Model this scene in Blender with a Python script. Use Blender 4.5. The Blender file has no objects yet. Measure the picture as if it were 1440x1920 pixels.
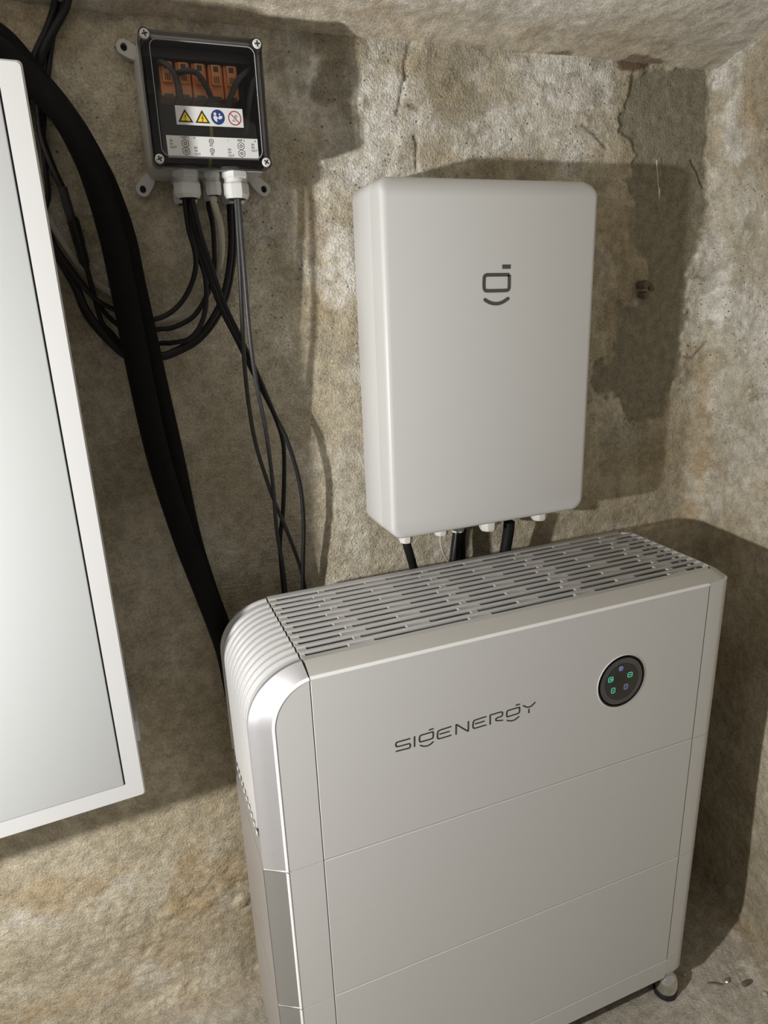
import bpy, bmesh, math, random
import numpy as np
from mathutils import Vector, Matrix

random.seed(7)
SC = bpy.context.scene
COL = SC.collection

# ------------------------------------------------------------------ camera, world, lamp, exposure
# world axes: X along the back wall (right), Y into the back wall, Z up; floor at z = 0, metres
cam_d = bpy.data.cameras.new('camera')
cam_d.sensor_fit = 'VERTICAL'; cam_d.sensor_height = 36.0
cam_d.lens = 24.0335
cam_d.clip_start = 0.01
cam = bpy.data.objects.new('camera', cam_d)
cam.matrix_world = Matrix([[0.928194, 0.143467, -0.343326, -0.129702], [-0.370313, 0.265942, -0.890024, -0.748808], [-0.036384, 0.953253, 0.299974, 1.360227], [0, 0, 0, 1]])
COL.objects.link(cam); SC.camera = cam

world = bpy.data.worlds.new('dim_room'); SC.world = world
world.use_nodes = True
bg = world.node_tree.nodes['Background']
bg.inputs[0].default_value = (1.0, 0.94, 0.855, 1); bg.inputs[1].default_value = 0.24

lamp_d = bpy.data.lights.new('work_lamp', 'POINT')
lamp_d.energy = 88; lamp_d.color = (1.0, 0.985, 0.955); lamp_d.shadow_soft_size = 0.020
lamp = bpy.data.objects.new('work_lamp', lamp_d)
lamp.location = (-0.95, -0.475, 1.215)
COL.objects.link(lamp)

SC.view_settings.view_transform = 'Standard'
SC.view_settings.look = 'None'
SC.view_settings.exposure = 0.0
SC.view_settings.gamma = 1.0
SC.view_settings.use_curve_mapping = False

# ------------------------------------------------------------------ helpers
def tag(o, label=None, cat=None, group=None, kind=None):
    if label: o['label'] = label
    if cat: o['category'] = cat
    if group: o['group'] = group
    if kind: o['kind'] = kind
    return o

def empty(name, loc, label, cat, group=None):
    o = bpy.data.objects.new(name, None); o.location = loc
    o.empty_display_size = 0.05
    COL.objects.link(o)
    return tag(o, label, cat, group)

def link(name, me, mat, parent=None, smooth=False):
    if mat: me.materials.append(mat)
    if smooth:
        me.polygons.foreach_set('use_smooth', [True] * len(me.polygons))
    o = bpy.data.objects.new(name, me)
    COL.objects.link(o)
    if parent is not None:
        o.parent = parent
        o.matrix_parent_inverse = Matrix.Identity(4)
        me.transform(WM(parent).inverted())
    return o

def WM(o):
    M = Matrix.LocRotScale(o.location, o.rotation_euler, o.scale)
    return WM(o.parent) @ M if o.parent is not None else M

def pyd(verts, faces):
    me = bpy.data.meshes.new('m'); me.from_pydata([tuple(v) for v in verts], [], faces); me.update()
    return me

def bm_mesh(bm):
    bmesh.ops.recalc_face_normals(bm, faces=bm.faces)
    me = bpy.data.meshes.new('m'); bm.to_mesh(me); bm.free(); return me

def autosmooth(me, ang=35):
    me.polygons.foreach_set('use_smooth', [True] * len(me.polygons))
    me.set_sharp_from_angle(angle=math.radians(ang))
    return me

def box(x0, x1, y0, y1, z0, z1, bev=0.0, seg=2):
    bm = bmesh.new()
    bmesh.ops.create_cube(bm, size=1)
    for v in bm.verts:
        v.co = ((x0 + x1) / 2 + v.co.x * (x1 - x0), (y0 + y1) / 2 + v.co.y * (y1 - y0), (z0 + z1) / 2 + v.co.z * (z1 - z0))
    if bev > 0:
        bmesh.ops.bevel(bm, geom=bm.edges[:], offset=bev, segments=seg, profile=0.5, affect='EDGES')
    return autosmooth(bm_mesh(bm)) if bev > 0 else bm_mesh(bm)

def join(meshes):
    bm = bmesh.new()
    for m in meshes:
        bm.from_mesh(m); bpy.data.meshes.remove(m)
    me = bpy.data.meshes.new('m'); bm.to_mesh(me); bm.free(); return me

def spline(pts, sub=8):
    P = [Vector(p) for p in pts]
    if len(P) < 3: return P
    P = [P[0] * 2 - P[1]] + P + [P[-1] * 2 - P[-2]]
    out = []
    for i in range(1, len(P) - 2):
        p0, p1, p2, p3 = P[i - 1], P[i], P[i + 1], P[i + 2]
        for k in range(sub):
            t = k / sub
            out.append(0.5 * ((2 * p1) + (p2 - p0) * t + (2 * p0 - 5 * p1 + 4 * p2 - p3) * t * t + (3 * p1 - p0 - 3 * p2 + p3) * t ** 3))
    out.append(P[-2]); return out

def tube(pts, r, n=10, sub=8, smooth_path=True, closed=False):
    P = spline(pts, sub) if smooth_path else [Vector(p) for p in pts]
    V = []; F = []
    T = (P[1] - P[0]).normalized()
    N = T.orthogonal().normalized()
    for i, p in enumerate(P):
        if i == 0: t = P[1] - P[0]
        elif i == len(P) - 1: t = P[-1] - P[-2]
        else: t = P[i + 1] - P[i - 1]
        t.normalize()
        N = (N - t * N.dot(t)).normalized(); B = t.cross(N)
        rr = r[min(i * len(r) // len(P), len(r) - 1)] if isinstance(r, (list, tuple)) else r
        for k in range(n):
            a = 2 * math.pi * k / n
            V.append(p + (N * math.cos(a) + B * math.sin(a)) * rr)
    for i in range(len(P) - 1):
        for k in range(n):
            F.append((i * n + k, i * n + (k + 1) % n, (i + 1) * n + (k + 1) % n, (i + 1) * n + k))
    F.append(tuple(range(n))[::-1]); F.append(tuple((len(P) - 1) * n + k for k in range(n)))
    return autosmooth(pyd(V, F), 50)

def lathe(prof, origin, axis='Z', n=24, cap=True):
    """prof: (radius, height) pairs"""
    V = []; F = []
    for r, h in prof:
        for k in range(n):
            a = 2 * math.pi * k / n
            c, s = r * math.cos(a), r * math.sin(a)
            if axis == 'Z': v = (origin[0] + c, origin[1] + s, origin[2] + h)
            elif axis == 'Y': v = (origin[0] + c, origin[1] + h, origin[2] + s)
            else: v = (origin[0] + h, origin[1] + c, origin[2] + s)
            V.append(v)
    for i in range(len(prof) - 1):
        for k in range(n):
            F.append((i * n + k, i * n + (k + 1) % n, (i + 1) * n + (k + 1) % n, (i + 1) * n + k))
    if cap:
        F.append(tuple(range(n))); F.append(tuple((len(prof) - 1) * n + k for k in range(n)))
    bm = bmesh.new(); me = pyd(V, F); bm.from_mesh(me); bpy.data.meshes.remove(me)
    return autosmooth(bm_mesh(bm), 32)

def prism(poly, y0, y1, bev=0.0, seg=2, bev_back=False):
    """polygon in XZ extruded from y0 (front) to y1 (back)"""
    bm = bmesh.new()
    a = [bm.verts.new((x, y0, z)) for x, z in poly]
    b = [bm.verts.new((x, y1, z)) for x, z in poly]
    n = len(poly)
    f0 = bm.faces.new(a); f1 = bm.faces.new(b[::-1])
    for i in range(n): bm.faces.new((a[i], b[i], b[(i + 1) % n], a[(i + 1) % n]))
    bmesh.ops.recalc_face_normals(bm, faces=bm.faces)
    if bev > 0:
        es = list(f0.edges) + (list(f1.edges) if bev_back else [])
        bmesh.ops.bevel(bm, geom=es, offset=bev, segments=seg, profile=0.5, affect='EDGES')
    return autosmooth(bm_mesh(bm), 30)

def rrect(x0, x1, z0, z1, r, n=6):
    """rounded rectangle; r = one radius or (bl, br, tr, tl)"""
    if not isinstance(r, (tuple, list)): r = (r,) * 4
    out = []
    for (cx, cz, rad, a0) in ((x0 + r[0], z0 + r[0], r[0], 180), (x1 - r[1], z0 + r[1], r[1], 270), (x1 - r[2], z1 - r[2], r[2], 0), (x0 + r[3], z1 - r[3], r[3], 90)):
        if rad <= 1e-6: out.append((cx, cz)); continue
        for k in range(n + 1):
            a = math.radians(a0 + 90 * k / n); out.append((cx + rad * math.cos(a), cz + rad * math.sin(a)))
    return out

def stroke(pts, w, y, th=0.0006, closed=False, caps=True):
    """flat painted/inlaid stroke on a plane facing -Y; pts are (x, z)"""
    P = [Vector((p[0], p[1])) for p in pts]
    n = len(P); Lf = []; Rt = []
    for i in range(n):
        if closed: a, b = P[i - 1], P[(i + 1) % n]
        else: a, b = P[max(i - 1, 0)], P[min(i + 1, n - 1)]
        d0 = (P[i] - a); d1 = (b - P[i])
        d0 = d0.normalized() if d0.length > 1e-9 else d1.normalized()
        d1 = d1.normalized() if d1.length > 1e-9 else d0
        t = (d0 + d1).normalized(); nn = Vector((-t.y, t.x))
        m = 1.0 / max(0.5, nn.dot(Vector((-d0.y, d0.x))))
        Lf.append(P[i] + nn * w / 2 * m); Rt.append(P[i] - nn * w / 2 * m)
    V = [(p.x, y - th, p.y) for p in Lf] + [(p.x, y - th, p.y) for p in Rt] + [(p.x, y, p.y) for p in Lf] + [(p.x, y, p.y) for p in Rt]
    F = []
    m = n if closed else n - 1
    for i in range(m):
        j = (i + 1) % n
        F += [(i, j, n + j, n + i), (i, 2 * n + i, 2 * n + j, j), (n + i, n + j, 3 * n + j, 3 * n + i)]
    if caps and not closed:
        for e, inner in ((0, 1), (n - 1, n - 2)):
            d = (P[e] - P[inner]).normalized(); base = math.atan2(d.y, d.x)
            c = len(V); V.append((P[e].x, y - th, P[e].y))
            for k in range(7):
                a = base - math.pi / 2 + math.pi * k / 6
                V.append((P[e].x + math.cos(a) * w / 2, y - th, P[e].y + math.sin(a) * w / 2))
            for k in range(6): F.append((c, c + 1 + k, c + 2 + k))
    return pyd(V, F)

def disc(cx, cz, r, y, n=32, r_in=0.0, th=0.0004, sx=1.0):
    V = []; F = []
    for rr in (r, r_in):
        for k in range(n):
            a = 2 * math.pi * k / n; V.append((cx + sx * rr * math.cos(a), y - th, cz + rr * math.sin(a)))
    for k in range(n):
        V.append((cx + sx * r * math.cos(2 * math.pi * k / n), y, cz + r * math.sin(2 * math.pi * k / n)))
    for k in range(n):
        j = (k + 1) % n
        F.append((k, j, n + j, n + k)); F.append((k, 2 * n + k, 2 * n + j, j))
    return pyd(V, F)

# ------------------------------------------------------------------ procedural materials
def mat(name, col, rough=0.5, metal=0.0, noise=0.03, nscale=40.0, bump=0.0, bscale=400.0, spec=0.5, emit=None, estr=0.0, coat=0.0, stretch=None, aniso=0.0):
    m = bpy.data.materials.new(name); m.use_nodes = True
    nt = m.node_tree; b = nt.nodes['Principled BSDF']
    b.inputs['Roughness'].default_value = rough; b.inputs['Metallic'].default_value = metal
    b.inputs['Specular IOR Level'].default_value = spec
    b.inputs['Coat Weight'].default_value = coat
    if emit:
        b.inputs['Emission Color'].default_value = (*emit, 1); b.inputs['Emission Strength'].default_value = estr
    tc = nt.nodes.new('ShaderNodeTexCoord'); src = tc.outputs['Object']
    if stretch:
        mp = nt.nodes.new('ShaderNodeMapping'); mp.inputs['Scale'].default_value = stretch
        nt.links.new(src, mp.inputs[0]); src = mp.outputs[0]
    nz = nt.nodes.new('ShaderNodeTexNoise'); nz.inputs['Scale'].default_value = nscale; nz.inputs['Detail'].default_value = 4
    nt.links.new(src, nz.inputs['Vector'])
    mx = nt.nodes.new('ShaderNodeMix'); mx.data_type = 'RGBA'
    mx.inputs[6].default_value = (*[max(0, c * (1 - noise)) for c in col], 1)
    mx.inputs[7].default_value = (*[min(1, c * (1 + noise)) for c in col], 1)
    nt.links.new(nz.outputs['Fac'], mx.inputs[0]); nt.links.new(mx.outputs[2], b.inputs['Base Color'])
    if bump > 0:
        n2 = nt.nodes.new('ShaderNodeTexNoise'); n2.inputs['Scale'].default_value = bscale; n2.inputs['Detail'].default_value = 3
        nt.links.new(src, n2.inputs['Vector'])
        bp = nt.nodes.new('ShaderNodeBump'); bp.inputs['Strength'].default_value = bump; bp.inputs['Distance'].default_value = 0.001
        nt.links.new(n2.outputs['Fac'], bp.inputs['Height']); nt.links.new(bp.outputs[0], b.inputs['Normal'])
    return m

M = {}
M['gateway'] = mat('powder_white', (0.58, 0.58, 0.572), 0.42, noise=0.01, bump=0.03, bscale=900)
M['panel'] = mat('panel_light_grey', (0.565, 0.56, 0.548), 0.38, noise=0.012, bump=0.02, bscale=900)
M['rim'] = mat('panel_rim', (0.80, 0.80, 0.79), 0.3, noise=0.01)
M['alu'] = mat('satin_aluminium', (0.82, 0.82, 0.83), 0.30, metal=0.55, noise=0.03, nscale=60)  # fins kept paler to carry the lamp's glint on their ribs
M['bevel'] = mat('brushed_bevel', (0.64, 0.64, 0.67), 0.50, metal=0.9, noise=0.03, nscale=60)
M['side'] = mat('satin_side', (0.56, 0.55, 0.56), 0.42, metal=0.8, noise=0.02)
M['band'] = mat('top_band_grey', (0.42, 0.405, 0.38), 0.36, noise=0.02)  # darker grey stands in for the reflected dark wall
M['alu_grey'] = mat('satin_grey', (0.38, 0.38, 0.38), 0.42, metal=0.8, noise=0.03)
M['grille'] = mat('grille_grey', (0.50, 0.495, 0.485), 0.36, metal=0.3, noise=0.02)
M['lining'] = mat('grille_lining_grey', (0.10, 0.097, 0.094), 0.6)
M['dark'] = mat('dark_gap', (0.02, 0.02, 0.02), 0.7)
M['cabinet'] = mat('cabinet_light_grey', (0.53, 0.545, 0.55), 0.45, noise=0.01, bump=0.05, bscale=700)
M['cab_frame'] = mat('cabinet_frame_grey', (0.53, 0.53, 0.53), 0.38, noise=0.01, bump=0.05, bscale=700)
M['boxgrey'] = mat('box_plastic_grey', (0.50, 0.49, 0.47), 0.4, noise=0.03)
M['gland'] = mat('gland_grey', (0.56, 0.56, 0.55), 0.38, noise=0.02)
M['gland_white'] = mat('gland_white', (0.68, 0.67, 0.62), 0.4, noise=0.02)
M['black'] = mat('cable_black', (0.010, 0.010, 0.011), 0.45, noise=0.3, bump=0.15, bscale=300, spec=0.3)
M['sleeve'] = mat('sleeve_black', (0.006, 0.006, 0.0065), 0.8, noise=0.4, nscale=90, bump=0.1, spec=0.12)
M['dusty'] = mat('cable_dusty', (0.032, 0.031, 0.033), 0.5, noise=0.7, nscale=160)
M['beige'] = mat('cable_beige', (0.42, 0.39, 0.32), 0.5, noise=0.06)
M['orange'] = mat('fuse_orange', (0.95, 0.36, 0.10), 0.42, noise=0.05)
M['inside'] = mat('box_inside_shade', (0.045, 0.045, 0.047), 0.6, noise=0.1)
M['dkgrey'] = mat('dark_grey_plastic', (0.06, 0.06, 0.063), 0.5)
M['logo'] = mat('logo_grey', (0.072, 0.07, 0.068), 0.5)
M['letter'] = mat('letter_dark', (0.028, 0.027, 0.027), 0.5)
M['sticker'] = mat('sticker_white', (0.60, 0.60, 0.60), 0.45, noise=0.01)
M['glint_bead'] = mat('lid_edge_glint', (0.30, 0.30, 0.31), 0.15, noise=0.05)  # opaque grey for highlight lines painted along the lid edge
M['ink'] = mat('ink_black', (0.015, 0.015, 0.015), 0.6)
M['yellow'] = mat('sign_yellow', (0.72, 0.52, 0.02), 0.5)
M['blue'] = mat('sign_blue', (0.012, 0.035, 0.16), 0.5)
M['red'] = mat('sign_red', (0.30, 0.025, 0.03), 0.5)
M['wire_gy'] = mat('wire_green_yellow', (0.45, 0.42, 0.08), 0.5)
M['chrome'] = mat('chrome', (0.75, 0.74, 0.73), 0.12, metal=1.0, noise=0.02)
M['steel'] = mat('screw_steel', (0.5, 0.49, 0.47), 0.35, metal=0.8)
M['rubber'] = mat('rubber', (0.012, 0.012, 0.012), 0.6)
M['gloss_black'] = mat('display_gloss', (0.01, 0.01, 0.011), 0.08, noise=0.1, coat=0.6)
M['display_ring'] = mat('display_ring', (0.075, 0.073, 0.068), 0.15, noise=0.5)  # grey-brown tone stands in for a reflection on the bezel
M['display_face'] = mat('display_face_dark', (0.03, 0.031, 0.03), 0.16, noise=0.2)
M['led_green'] = mat('led_green', (0.02, 0.12, 0.08), 0.4, emit=(0.15, 0.95, 0.55), estr=0.65)
M['led_blue'] = mat('led_blue', (0.05, 0.06, 0.12), 0.4, emit=(0.35, 0.42, 0.95), estr=0.45)
M['rusty'] = mat('rusty_metal', (0.16, 0.12, 0.09), 0.75, noise=0.4, nscale=300, bump=0.5)
M['crumb'] = mat('plaster_crumb', (0.48, 0.44, 0.36), 0.9, noise=0.15, nscale=300, bump=0.5)

def clear_plastic():
    m = bpy.data.materials.new('clear_plastic'); m.use_nodes = True
    nt = m.node_tree; nt.nodes.clear()
    out = nt.nodes.new('ShaderNodeOutputMaterial')
    tr = nt.nodes.new('ShaderNodeBsdfTransparent'); tr.inputs[0].default_value = (0.95, 0.95, 0.96, 1)
    gl = nt.nodes.new('ShaderNodeBsdfGlossy'); gl.inputs['Roughness'].default_value = 0.06
    fr = nt.nodes.new('ShaderNodeFresnel'); fr.inputs[0].default_value = 1.5
    nz = nt.nodes.new('ShaderNodeTexNoise'); nz.inputs['Scale'].default_value = 30
    tc = nt.nodes.new('ShaderNodeTexCoord'); nt.links.new(tc.outputs['Object'], nz.inputs['Vector'])
    bp = nt.nodes.new('ShaderNodeBump'); bp.inputs['Strength'].default_value = 0.05; bp.inputs['Distance'].default_value = 0.002
    nt.links.new(nz.outputs['Fac'], bp.inputs['Height']); nt.links.new(bp.outputs[0], gl.inputs['Normal'])
    mx = nt.nodes.new('ShaderNodeMixShader')
    nt.links.new(fr.outputs[0], mx.inputs[0]); nt.links.new(tr.outputs[0], mx.inputs[1]); nt.links.new(gl.outputs[0], mx.inputs[2])
    nt.links.new(mx.outputs[0], out.inputs['Surface'])
    return m
M['clear'] = clear_plastic()

def plaster(name, base_a, base_b, white, cement, ochre, rust=(0.15, 0.10, 0.07), bump=1.0):
    """old plaster: colours driven by noise and by the wear masks stored on the mesh"""
    m = bpy.data.materials.new(name); m.use_nodes = True
    nt = m.node_tree; N = nt.nodes; Lk = nt.links; b = N['Principled BSDF']
    b.inputs['Roughness'].default_value = 0.93; b.inputs['Specular IOR Level'].default_value = 0.15
    tc = N.new('ShaderNodeTexCoord'); co = tc.outputs['Object']
    def noise(scale, det=5, rough=0.55, vec=None, dist=0.0):
        n = N.new('ShaderNodeTexNoise'); n.inputs['Scale'].default_value = scale; n.inputs['Detail'].default_value = det
        n.inputs['Roughness'].default_value = rough; n.inputs['Distortion'].default_value = dist
        Lk.new(vec or co, n.inputs['Vector']); return n.outputs['Fac']
    def ramp(f, a, c):
        r = N.new('ShaderNodeMapRange'); r.inputs[1].default_value = a; r.inputs[2].default_value = c; r.interpolation_type = 'SMOOTHSTEP'
        Lk.new(f, r.inputs[0]); return r.outputs[0]
    def mixc(f, A, B):
        x = N.new('ShaderNodeMix'); x.data_type = 'RGBA'
        if hasattr(f, 'links') or not isinstance(f, (int, float)): Lk.new(f, x.inputs[0])
        else: x.inputs[0].default_value = f
        for s, v in ((6, A), (7, B)):
            if isinstance(v, tuple): x.inputs[s].default_value = (*v, 1)
            else: Lk.new(v, x.inputs[s])
        return x.outputs[2]
    def mth(op, a, c):
        x = N.new('ShaderNodeMath'); x.operation = op
        for i, v in enumerate((a, c)):
            if isinstance(v, (int, float)): x.inputs[i].default_value = v
            else: Lk.new(v, x.inputs[i])
        return x.outputs[0]
    at = N.new('ShaderNodeAttribute'); at.attribute_name = 'wear'
    sp = N.new('ShaderNodeSeparateColor'); Lk.new(at.outputs['Color'], sp.inputs[0])
    w, c, o = sp.outputs[0], sp.outputs[1], sp.outputs[2]
    at2 = N.new('ShaderNodeAttribute'); at2.attribute_name = 'wear2'
    sp2 = N.new('ShaderNodeSeparateColor'); Lk.new(at2.outputs['Color'], sp2.inputs[0])
    rs, pit, trowel = sp2.outputs[0], sp2.outputs[1], sp2.outputs[2]
    col = mixc(ramp(noise(7, 6), 0.3, 0.7), base_a, base_b)
    fine = ramp(noise(55, 6, 0.65), 0.33, 0.67)
    grit = ramp(noise(300, 3, 0.65), 0.34, 0.68)
    col = mixc(mth('MULTIPLY', w, ramp(noise(28, 7, 0.7, dist=0.4), 0.22, 0.62)), col, white)
    ragd = mth('MULTIPLY', ramp(noise(15, 9, 0.72, dist=0.6), 0.535, 0.585), 0.42)
    ragw = mth('MULTIPLY', ramp(noise(11, 9, 0.72, dist=0.5), 0.56, 0.62), 0.40)
    col = mixc(mth('MULTIPLY', ragw, pit), col, white)
    col = mixc(mth('MULTIPLY', ragd, pit), col, cement)
    col = mixc(mth('MULTIPLY', c, 0.9), col, cement)
    col = mixc(mth('MULTIPLY', o, ramp(noise(18, 6, 0.65), 0.15, 0.7)), col, ochre)
    col = mixc(rs, col, rust)
    hs = N.new('ShaderNodeHueSaturation'); Lk.new(col, hs.inputs['Color'])
    v = mth('ADD', mth('MULTIPLY', fine, 0.34), mth('MULTIPLY', grit, 0.34))
    Lk.new(mth('ADD', v, 0.68), hs.inputs['Value'])
    # dark pores
    vo = N.new('ShaderNodeTexVoronoi'); vo.inputs['Scale'].default_value = 95; Lk.new(co, vo.inputs['Vector'])
    pore = mth('MULTIPLY', mth('LESS_THAN', vo.outputs['Distance'], mth('MULTIPLY', noise(70, 2), 0.30)), mth('GREATER_THAN', noise(33, 2), 0.50))
    pore = mth('MULTIPLY', pore, pit)
    col2 = mixc(mth('MULTIPLY', pore, 0.85), hs.outputs[0], (0.10, 0.085, 0.06))
    Lk.new(col2, b.inputs['Base Color'])
    mp = N.new('ShaderNodeMapping'); mp.inputs['Scale'].default_value = (6, 6, 90); mp.inputs['Rotation'].default_value = (0, math.radians(8), 0); Lk.new(co, mp.inputs[0])
    st = noise(3.0, 4, 0.6, mp.outputs[0])
    h = mth('ADD', mth('MULTIPLY', noise(280, 2, 0.7), 1.0), mth('MULTIPLY', noise(110, 4, 0.7), 0.7))
    h = mth('ADD', h, mth('MULTIPLY', mth('MULTIPLY', st, trowel), 1.3))
    h = mth('SUBTRACT', h, mth('MULTIPLY', pore, 0.5))
    bp = N.new('ShaderNodeBump'); bp.inputs['Strength'].default_value = bump; bp.inputs['Distance'].default_value = 0.0026
    Lk.new(h, bp.inputs['Height']); Lk.new(bp.outputs[0], b.inputs['Normal'])
    return m
M['wall'] = plaster('old_plaster', (0.35, 0.30, 0.21), (0.52, 0.465, 0.36), (0.74, 0.725, 0.68), (0.25, 0.232, 0.178), (0.38, 0.285, 0.165))
M['ceil'] = plaster('old_ceiling_plaster', (0.50, 0.455, 0.37), (0.60, 0.56, 0.48), (0.70, 0.685, 0.65), (0.26, 0.23, 0.17), (0.43, 0.35, 0.25), bump=0.55)
M['floor'] = plaster('rough_concrete', (0.34, 0.30, 0.235), (0.42, 0.385, 0.32), (0.56, 0.53, 0.47), (0.24, 0.22, 0.18), (0.38, 0.28, 0.17), bump=0.7)

# ------------------------------------------------------------------ the room: relief sheets
def hsh(ix, iy, seed):
    h = (ix.astype(np.int64) * 374761393 + iy.astype(np.int64) * 668265263 + seed * 1274126177) & 0xffffffff
    h = ((h ^ (h >> 13)) * 1103515245 + 12345) & 0xffffffff
    h = ((h ^ (h >> 15)) * 1274126177) & 0xffffffff
    return (h ^ (h >> 16)) / 4294967295.0
def vnoise(x, y, seed):
    ix = np.floor(x); iy = np.floor(y); fx = x - ix; fy = y - iy
    fx = fx * fx * fx * (fx * (fx * 6 - 15) + 10); fy = fy * fy * fy * (fy * (fy * 6 - 15) + 10)
    a = hsh(ix, iy, seed); b = hsh(ix + 1, iy, seed); c = hsh(ix, iy + 1, seed); d = hsh(ix + 1, iy + 1, seed)
    return (a * (1 - fx) + b * fx) * (1 - fy) + (c * (1 - fx) + d * fx) * fy - 0.5
def fbm(x, y, size, octv, seed, gain=0.5):
    s = 0; amp = 1.0; f = 1.0 / size
    for o in range(octv):
        s = s + amp * vnoise(x * f + 17.3 * o, y * f + 9.1 * o, seed + o); amp *= gain; f *= 2.03
    return s
def sstep(a, b, x):
    t = np.clip((x - a) / (b - a), 0, 1); return t * t * (3 - 2 * t)
def poly_sd(px, pz, poly):
    """signed distance, negative inside"""
    d = np.full(px.shape, 1e9); s = np.ones(px.shape)
    n = len(poly)
    for i in range(n):
        ax, az = poly[i]; bx, bz = poly[i - 1]
        ex, ez = bx - ax, bz - az; wx, wz = px - ax, pz - az
        t = np.clip((wx * ex + wz * ez) / (ex * ex + ez * ez + 1e-12), 0, 1)
        d = np.minimum(d, (wx - ex * t) ** 2 + (wz - ez * t) ** 2)
        c1 = pz >= az; c2 = pz < bz; c3 = ex * wz > ez * wx
        s = np.where((c1 & c2 & c3) | (~c1 & ~c2 & ~c3), -s, s)
    return s * np.sqrt(d)
def line_d(px, pz, pts):
    d = np.full(px.shape, 1e9)
    for (ax, az), (bx, bz) in zip(pts[:-1], pts[1:]):
        ex, ez = bx - ax, bz - az; wx, wz = px - ax, pz - az
        t = np.clip((wx * ex + wz * ez) / (ex * ex + ez * ez + 1e-12), 0, 1)
        d = np.minimum(d, np.hypot(wx - ex * t, wz - ez * t))
    return d
def blob(a, b, cx, cz, rx, rz, seed, soft=0.5, rag=0.55):
    r = np.hypot((a - cx) / rx, (b - cz) / rz) + rag * fbm(a, b, 0.06, 4, seed) * 2
    return 1 - sstep(1 - soft, 1 + soft * 0.3, r)

def sheet(name, P, wear, wear2, m):
    """P: (nu, nv, 3) grid"""
    nu, nv = P.shape[:2]
    me = bpy.data.meshes.new(name)
    me.vertices.add(nu * nv); me.vertices.foreach_set('co', P.reshape(-1).astype(np.float32))
    idx = np.arange(nu * nv).reshape(nu, nv)
    q = np.stack([idx[:-1, :-1], idx[1:, :-1], idx[1:, 1:], idx[:-1, 1:]], -1).reshape(-1, 4)
    me.loops.add(q.size); me.loops.foreach_set('vertex_index', q.reshape(-1).astype(np.int32))
    me.polygons.add(len(q)); me.polygons.foreach_set('loop_start', np.arange(0, q.size, 4, dtype=np.int32))
    me.polygons.foreach_set('use_smooth', np.ones(len(q), dtype=bool))
    me.update()
    for nm, w in (('wear', wear), ('wear2', wear2)):
        at = me.attributes.new(nm, 'FLOAT_COLOR', 'POINT')
        d = np.concatenate([np.stack(w, -1), np.ones((nu, nv, 1))], -1)
        at.data.foreach_set('color', np.clip(d, 0, 1).astype(np.float32).reshape(-1))
    me.materials.append(m)
    o = bpy.data.objects.new(name, me); COL.objects.link(o); o['kind'] = 'structure'
    return o

YW = 0.357            # back wall plane
ZC = 1.742            # where the ceiling starts
# ---- back wall and right wall share one unrolled coordinate s: back wall, rounded corner, right wall
CX, RF = 1.04, 0.04     # corner of the planes, fillet radius
RA = math.radians(101)    # the right wall turns by this much
LT = RF * math.tan(RA / 2); LA = RF * RA
S0 = CX - LT
def unroll(s):
    x = np.where(s < S0, s, 0.0); y = np.full(s.shape, YW); nx = np.zeros(s.shape); ny = np.full(s.shape, -1.0)
    a = np.clip((s - S0) / RF, 0, RA)
    ax = S0 + RF * np.sin(a); ay = YW - RF * (1 - np.cos(a))
    e = np.maximum(s - S0 - LA, 0)
    x = np.where(s < S0, s, ax + e * math.cos(RA)); y = np.where(s < S0, YW, ay - e * math.sin(RA))
    nx = -np.sin(a); ny = -np.cos(a)
    return x, y, nx, ny

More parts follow.
